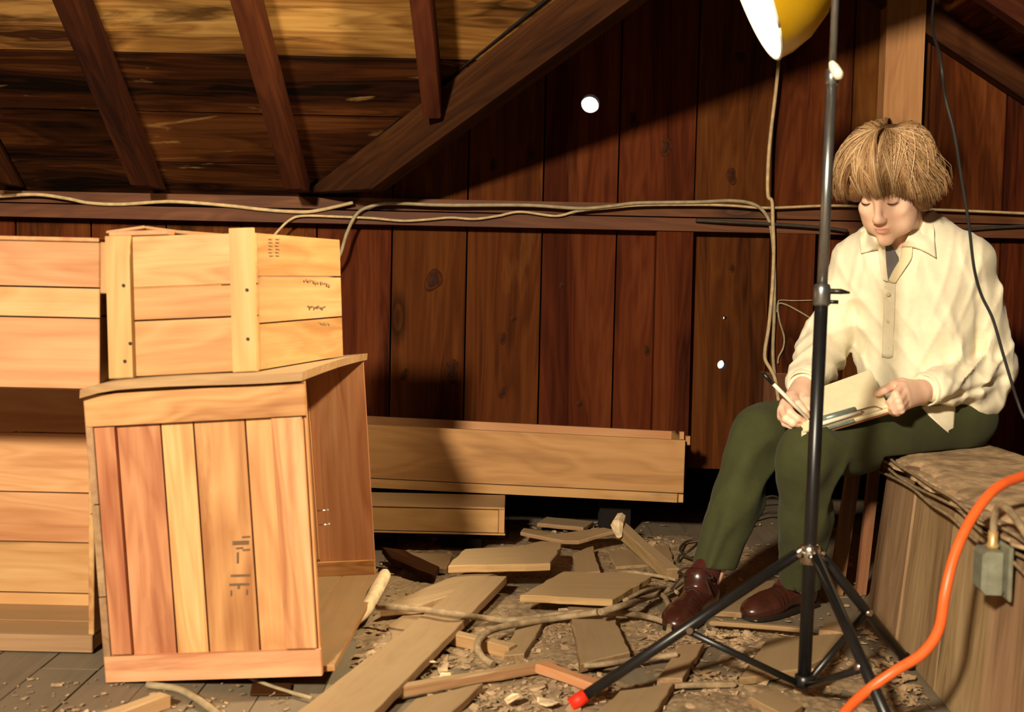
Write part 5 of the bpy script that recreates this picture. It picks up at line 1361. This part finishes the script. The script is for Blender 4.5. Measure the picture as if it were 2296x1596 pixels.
# cut the cuffs flat
for s_i, f_ in (('r', 0.93), ('l', 1.02)):
    an = J[s_i + 'k'] + (J[s_i + 'a'] - J[s_i + 'k']) * f_; d = (J[s_i + 'a'] - J[s_i + 'k']); d /= np.linalg.norm(d)
    q_ = T_.sl(an - 0.09, an + 0.09); X_, Y_, Z_ = T_.grid(q_); n_v = d * 0.35 + np.array([0, 0, -0.65]); n_v /= np.linalg.norm(n_v)
    T_.D[q_] = np.maximum(T_.D[q_], ((X_ - an[0]) * n_v[0] + (Y_ - an[1]) * n_v[1] + (Z_ - an[2]) * n_v[2]).astype(np.float32))
seat_cut(T_)
V, F = T_.mesh()
trousers = np_obj('trousers', V, F, M_TROUSER, PERSON, relax=2)

# ------------------------------------------------------------------ socks and shoes
M_SHOE = plain('oxblood_leather', (58, 28, 20), 0.28, var=0.12, scale=30, spec=0.6)
M_SOLE = plain('dark_shoe_sole', (34, 24, 18), 0.7)
M_LACE = plain('dark_shoelace', (44, 30, 22), 0.8)
def shoe(ank, heel, toe, side):
    heel = np.array(heel); toe = np.array(toe); d = toe - heel; L = np.linalg.norm(d); d = d / L; w = np.array([d[1], -d[0], 0.0])
    up = np.array([0, 0, 1.0])
    R = np.stack([d, w, up], 1)
    lo_ = np.minimum(heel, toe) - 0.09; hi_ = np.maximum(heel, toe) + 0.09
    g = SDF(np.arange(lo_[0], hi_[0], 0.004), np.arange(lo_[1], hi_[1], 0.004), np.arange(-0.02, 0.17, 0.004))
    def P(a, b, c): return heel + d * (a * L) + w * b + up * c
    g.ell(P(0.15, 0, 0.035), (0.045, 0.034, 0.042), R, 0.02)
    g.cone(P(0.18, 0, 0.05), P(0.66, 0.002, 0.030), 0.036, 0.030, 0.02, flat=(tuple(w), 0.95))
    g.ell(P(0.72, 0.004, 0.024), (0.055, 0.043, 0.028), R, 0.025)
    g.ell(P(0.86, 0.002, 0.020), (0.046, 0.037, 0.026), R, 0.02)
    g.cone(P(0.22, 0, 0.06), P(0.30, 0, 0.092), 0.038, 0.036, 0.02)
    g.cone(P(0.24, 0, 0.085), P(0.20, 0, 0.14), 0.033, 0.040, 0.006, 'sub')
    def creases(X, Y, Z):
        t = ((X - heel[0]) * d[0] + (Y - heel[1]) * d[1]) / L
        return (0.0024 * np.exp(-((t - 0.60) / 0.012) ** 2) + 0.002 * np.exp(-((t - 0.665) / 0.010) ** 2) + 0.0016 * np.exp(-((t - 0.53) / 0.01) ** 2) + 0.002 * np.exp(-((t - 0.80) / 0.006) ** 2)).astype(np.float32)
    g.disp(creases)
    zz = g.z[None, None, :]
    g.D = np.maximum(g.D, (0.011 - zz).astype(np.float32))
    V, F = g.mesh(); s = np_obj('shoe', V, F, M_SHOE, PERSON, relax=1)
    outl = []
    for k in range(28):
        a = 2 * math.pi * k / 28; t = 0.5 + 0.54 * math.cos(a); ww = (0.030 + 0.016 * (1 / (1 + math.exp(-(t - 0.5) * 9)))) * math.copysign(abs(math.sin(a)) ** 0.65, math.sin(a))
        outl.append(Vector(P(t, ww, 0.001)))
    slab('sole', outl, (0, 0, 0.013), M_SOLE, s, along=Vector(d), bev=0.002)
    slab('heel', [Vector(P(a, b, 0.0)) for a, b in ((-0.03, -0.026), (-0.03, 0.026), (0.2, 0.03), (0.2, -0.03))], (0, 0, 0.012), M_SOLE, s, bev=0.002)
    for i in range(4):
        t = 0.36 + i * 0.055; hgt = 0.098 - i * 0.010
        tube('lace', [Vector(P(t, -0.022, hgt - 0.018)), Vector(P(t + 0.01, 0, hgt - 0.004)), Vector(P(t + 0.02, 0.022, hgt - 0.020))], 0.0028, M_LACE, s, 6, n=4)
    kn = P(0.33, 0, 0.104)
    for sg in (-1, 1):
        tube('lace', [Vector(kn), Vector(kn + w * sg * 0.022 + up * 0.014 + d * 0.01), Vector(kn + w * sg * 0.044 + up * 0.002 + d * 0.02), Vector(kn + w * sg * 0.030 + d * 0.016 - up * 0.004), Vector(kn)], 0.0024, M_LACE, s, 6, n=5)
        tube('lace', [Vector(kn), Vector(kn + w * sg * 0.03 + d * 0.03 - up * 0.006), Vector(kn + w * sg * 0.05 + d * 0.05 - up * 0.035)], 0.0024, M_LACE, s, 6, n=5)
    g2 = SDF(np.arange(ank[0] - 0.09, ank[0] + 0.09, 0.005), np.arange(ank[1] - 0.1, ank[1] + 0.1, 0.005), np.arange(0.03, 0.26, 0.005))
    return s, P
rheel, rtoe = fl(1592, 1372, 0.0), fl(1520, 1418, 0.0)
rheel = Vector((rheel.x - 0.0, 2.885, 0)); rtoe = Vector((rtoe.x - 0.012, 2.655, 0))
shoe(J['ra'], rheel, rtoe, 'r')
lheel, ltoe = Vector((0.775, 2.925, 0)), Vector((0.588, 2.775, 0))
shoe(J['la'], lheel, ltoe, 'l')
for s_i, hl, to in (('r', rheel, rtoe), ('l', lheel, ltoe)):
    d = (to - hl).normalized(); b_ = np.array(hl + d * 0.062)
    K_ = J[s_i + 'k']; A_ = J[s_i + 'a']; top = A_ + (K_ - A_) * 0.22
    lo_ = np.minimum(top, b_) - 0.07; hi_ = np.maximum(top, b_) + 0.07
    g = SDF(np.arange(lo_[0], hi_[0], 0.004), np.arange(lo_[1], hi_[1], 0.004), np.arange(0.02, hi_[2] + 0.03, 0.004))
    g.cone(b_ + [0, 0, 0.085], top, 0.033, 0.033, 0.01)
    g.cone(b_ + [0, 0, 0.085], b_ + np.array(d) * 0.03 + [0, 0, 0.06], 0.034, 0.03, 0.02)
    g.disp(cloth_noise(0.0015, 4, 14))
    V, F = g.mesh(); np_obj('sock', V, F, M_SOCK, PERSON)

# ------------------------------------------------------------------ hair
hm = NT('blond_hair')
at_ = hm.n('ShaderNodeAttribute', attribute_name='tone').outputs['Fac']
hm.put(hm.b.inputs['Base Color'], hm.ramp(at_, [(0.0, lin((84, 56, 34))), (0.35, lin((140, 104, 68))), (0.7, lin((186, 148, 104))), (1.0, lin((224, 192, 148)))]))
hm.b.inputs['Roughness'].default_value = 0.42; hm.b.inputs['Specular IOR Level'].default_value = 0.4
M_HAIR = hm.m
M_HAIRB = plain('hair_underlayer', (112, 76, 44), 0.7, var=0.2, scale=120)
g = SDF(np.arange(-0.17, 0.18, 0.0035), np.arange(-0.18, 0.16, 0.0035), np.arange(-0.14, 0.19, 0.0035))
g.ell((0, -0.018, 0.047), (0.088, 0.107, 0.094), None, 0.02)
g.ell((-0.062, 0.045, 0.026), (0.034, 0.050, 0.042), None, 0.03)
g.ell((0.080, -0.010, -0.012), (0.030, 0.060, 0.060), None, 0.03)
g.ell((0, -0.085, -0.03), (0.080, 0.035, 0.060), None, 0.03)
g.ell((0.0, 0.085, -0.065), (0.066, 0.075, 0.088), None, 0.012, 'sub')
g.ell((0.0, 0.02, -0.11), (0.062, 0.085, 0.07), None, 0.012, 'sub')
V, F = g.mesh()
V = V @ HR.T + HO
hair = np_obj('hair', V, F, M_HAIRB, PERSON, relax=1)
# locks: thousands of thin tapered strands combed from the parting
rg3 = np.random.default_rng(9)
vs, fs, tone = [], [], []
def surf(az, el, lift, wx=0.094):
    # az: 0 = face, + = person's left; el: pi/2 = crown
    dx, dy, dz = math.sin(az) * math.cos(el), math.cos(az) * math.cos(el), math.sin(el)
    return np.array([dx * (wx + lift), -0.018 + dy * (0.113 + lift), 0.047 + dz * (0.096 + lift)])
NST = 4200
for sidx in range(NST):
    left = rg3.random() < 0.55
    f = rg3.random() ** 0.8                                  # position along the parting, 0 front - 1 crown
    part = np.array([-0.004 + 0.010 * f, 0.085 - 0.13 * f])
    az_end = (rg3.uniform(0.02, 2.9) if left else -rg3.uniform(-0.25, 2.9))
    if left and az_end > 0.75 and rg3.random() < 0.12: az_end = rg3.uniform(0.0, 0.6)
    clump = math.sin(az_end * 17.0) * 0.5 + math.sin(az_end * 41.0 + 2) * 0.3 + rg3.normal(0, 0.25)
    az_s = math.atan2(part[0] + (0.012 if left else -0.012), part[1] + 0.02)
    el_s = math.pi / 2 - math.hypot(part[0], part[1]) / 0.115
    a_abs = abs(az_end)
    # hem height: short over the face, long at sides and back
    if a_abs < 0.5: el_e = -0.22
    elif a_abs < 1.0: el_e = -0.22 - (a_abs - 0.5) * (0.7 if not left else 1.0)
    else: el_e = (-0.57 if not left else -0.72) - 0.25 * min(1, (a_abs - 1.0))
    el_e += rg3.normal(0, 0.07) + 0.14 * clump * (1 if a_abs > 0.5 else 0.4)
    flip = (0.075 if left else 0.030) * max(0, min(1, (a_abs - 0.6) / 0.5)) * rg3.uniform(0.3, 1.2)
    vol = (0.002 if left else 0.005) + 0.010 * rg3.random() + 0.005 * clump
    base = len(vs); n = 11
    r0 = 0.0008 + 0.0007 * rg3.random()
    d_az = az_end - az_s
    tn = min(1, max(0, 0.48 + 0.36 * clump + rg3.normal(0, 0.10)))
    pts = []
    for i in range(n):
        t = i / (n - 1)
        te = t * t * (3 - 2 * t)
        az = az_s + d_az * (1 - (1 - t) ** 2.2)
        el = el_s + (el_e - el_s) * t ** 1.25
        lift = vol * math.sin(min(1, t * 1.4) * math.pi / 2) + 0.012 * math.sin(t * math.pi) * (1.0 if not left else 0.6) + flip * max(0, (t - 0.72) / 0.28) ** 1.2
        p = surf(az, el, lift, 0.086 if left else 0.094)
        if flip and t > 0.75: p[2] += 0.65 * flip * (t - 0.75) / 0.25
        if not left and 0.5 < a_abs < 1.6: p[0] -= 0.020 * t ** 2; p[1] += 0.012 * t ** 2
        pts.append(p)
    for i, p in enumerate(pts):
        t_ = pts[min(i + 1, n - 1)] - pts[max(i - 1, 0)]; t_ /= np.linalg.norm(t_) + 1e-9
        o = p - np.array([0, -0.018, 0.04]); o /= np.linalg.norm(o)
        w = np.cross(t_, o); w /= np.linalg.norm(w) + 1e-9
        r = r0 * (1 - 0.85 * (i / (n - 1)) ** 3)
        for q in (w * r * 1.5, -w * r * 0.8 + o * r * 0.8, -w * r * 0.8 - o * r * 0.8):
            vs.append(HR @ (p + q) + HO)
            dark = 0.35 * math.exp(-((i / (n - 1)) / 0.16) ** 2)  # shade of the parting painted into the tone of the strand roots
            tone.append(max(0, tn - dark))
    for i in range(n - 1):
        for k in range(3):
            j = (k + 1) % 3; fs.append((base + i * 3 + k, base + i * 3 + j, base + (i + 1) * 3 + j, base + (i + 1) * 3 + k))
vs = np.array(vs); c = vs.mean(0)
me = bpy.data.meshes.new('hair_strands'); me.from_pydata((vs - c).tolist(), [], fs)
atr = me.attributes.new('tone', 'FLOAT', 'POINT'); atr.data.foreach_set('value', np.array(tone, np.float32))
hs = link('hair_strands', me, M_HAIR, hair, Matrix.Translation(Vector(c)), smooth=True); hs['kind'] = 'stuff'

# ------------------------------------------------------------------ notebook on a board, pens
NL, NR, FR_, FL_ = [Vector(H(*a)) for a in ((1796, 968, 2.635), (1998, 909, 2.715), (1954, 824, 2.885), (1795, 880, 2.80))]
nn = (NR - NL).cross(FL_ - NL).normalized()
if nn.z < 0: nn = -nn
M_PAPER = plain('cream_paper', (242, 230, 192), 0.8, var=0.02)
M_BOARD = wood('brown_hardboard', (96, 62, 36), (128, 86, 52), (146, 102, 64), knots=0, vary=0.05)
M_CLIPM = plain('grey_green_metal', (126, 138, 128), 0.35, metal=0.4)
CB = empty('clipboard', (NL + NR + FR_ + FL_) / 4, 'brown clipboard with a thick block of cream paper on the lap', 'clipboard')
ctr = (NL + NR + FR_ + FL_) / 4
def grow(p, f): return ctr + (p - ctr) * f
slab('board', [NL - nn * 0.024, NR - nn * 0.024, FR_ - nn * 0.024, FL_ - nn * 0.024], nn * 0.005, M_BOARD, CB)
slab('paper_block', [grow(p, 0.985) - nn * 0.0185 for p in (NL, NR, FR_, FL_)], nn * 0.009, M_PAPER, CB)
slab('paper_block', [grow(p, 0.955) - nn * 0.009 for p in (NL, NR, FR_, FL_)], nn * 0.008, M_PAPER, CB)
ed = (NR - NL).normalized(); inw = (FL_ - NL).normalized()
def E_(u, v, h): return lerp(lerp(NL, NR, u), lerp(FL_, FR_, u), v) + nn * h
slab('clip', [E_(0.20, -0.010, -0.016), E_(0.60, -0.010, -0.016), E_(0.56, 0.10, -0.001), E_(0.24, 0.10, -0.001)], nn * 0.003, M_CLIPM, CB, bev=0.001)
tube('clip_bar', [E_(0.26, 0.075, 0.0075), E_(0.60, 0.072, 0.0075)], 0.0085, M_CLIPM, CB, 10)
tube('clip_wire', [E_(0.60, 0.07, 0.004), E_(0.80, 0.065, 0.004), E_(0.90, 0.02, -0.004)], 0.002, M_CHROME, CB, 8, n=4)
pw = plain('white_pen_plastic', (236, 226, 206), 0.35, var=0.02)
def pen(name, a, b, label, darkend=True):
    a, b = Vector(a), Vector(b); d = (b - a).normalized(); L = (b - a).length
    P0 = empty(name, a, label, 'pen')
    tube('barrel', [a + d * L * (0.18 if darkend else 0.0), b - d * 0.012], 0.0046, pw, P0, 12)
    if darkend:
        tube('cap', [a, a + d * L * 0.2], 0.0050, M_BLACK, P0, 12)
        tube('pocket_clip', [a + d * 0.004 + zc * 0.006, a + d * L * 0.32 + zc * 0.006], 0.0014, M_BLACK, P0, 6)
    tube('point', [b - d * 0.013, b - d * 0.004, b], [0.0044, 0.0022, 0.0005], M_CHROME, P0, 10)
    return P0
pen('pen', H(1712, 838, 2.66), H(1818, 946, 2.685), 'white pen with a dark end, held in the writing hand')
pen('pen', E_(0.10, 0.012, 0.0045), E_(0.70, 0.015, 0.0045), 'pale pen lying along the metal clip of the clipboard', False)

# ------------------------------------------------------------------ group phrases for repeated things
for o in list(SC.objects):
    if o.parent is None and o.get('category'):
        g_ = {'broken_board': 'scrap boards on the floor', 'wooden_stick': 'sticks on the floor', 'floor_cable': 'cables and stems on the floor', 'wall_cable': 'cables along the back wall',
              'rafter': 'roof rafters', 'shipping_crate': 'pine shipping crates', 'wood_chip': 'larger wood chips on the floor', 'sleeper': 'sleepers under the shallow boxes', 'pen': 'pens with the clipboard',
              'upright_stick': 'upright sticks behind the legs', 'wall_stud': 'studs on the back wall'}.get(o.name.split('.')[0])
        if g_: o['group'] = g_
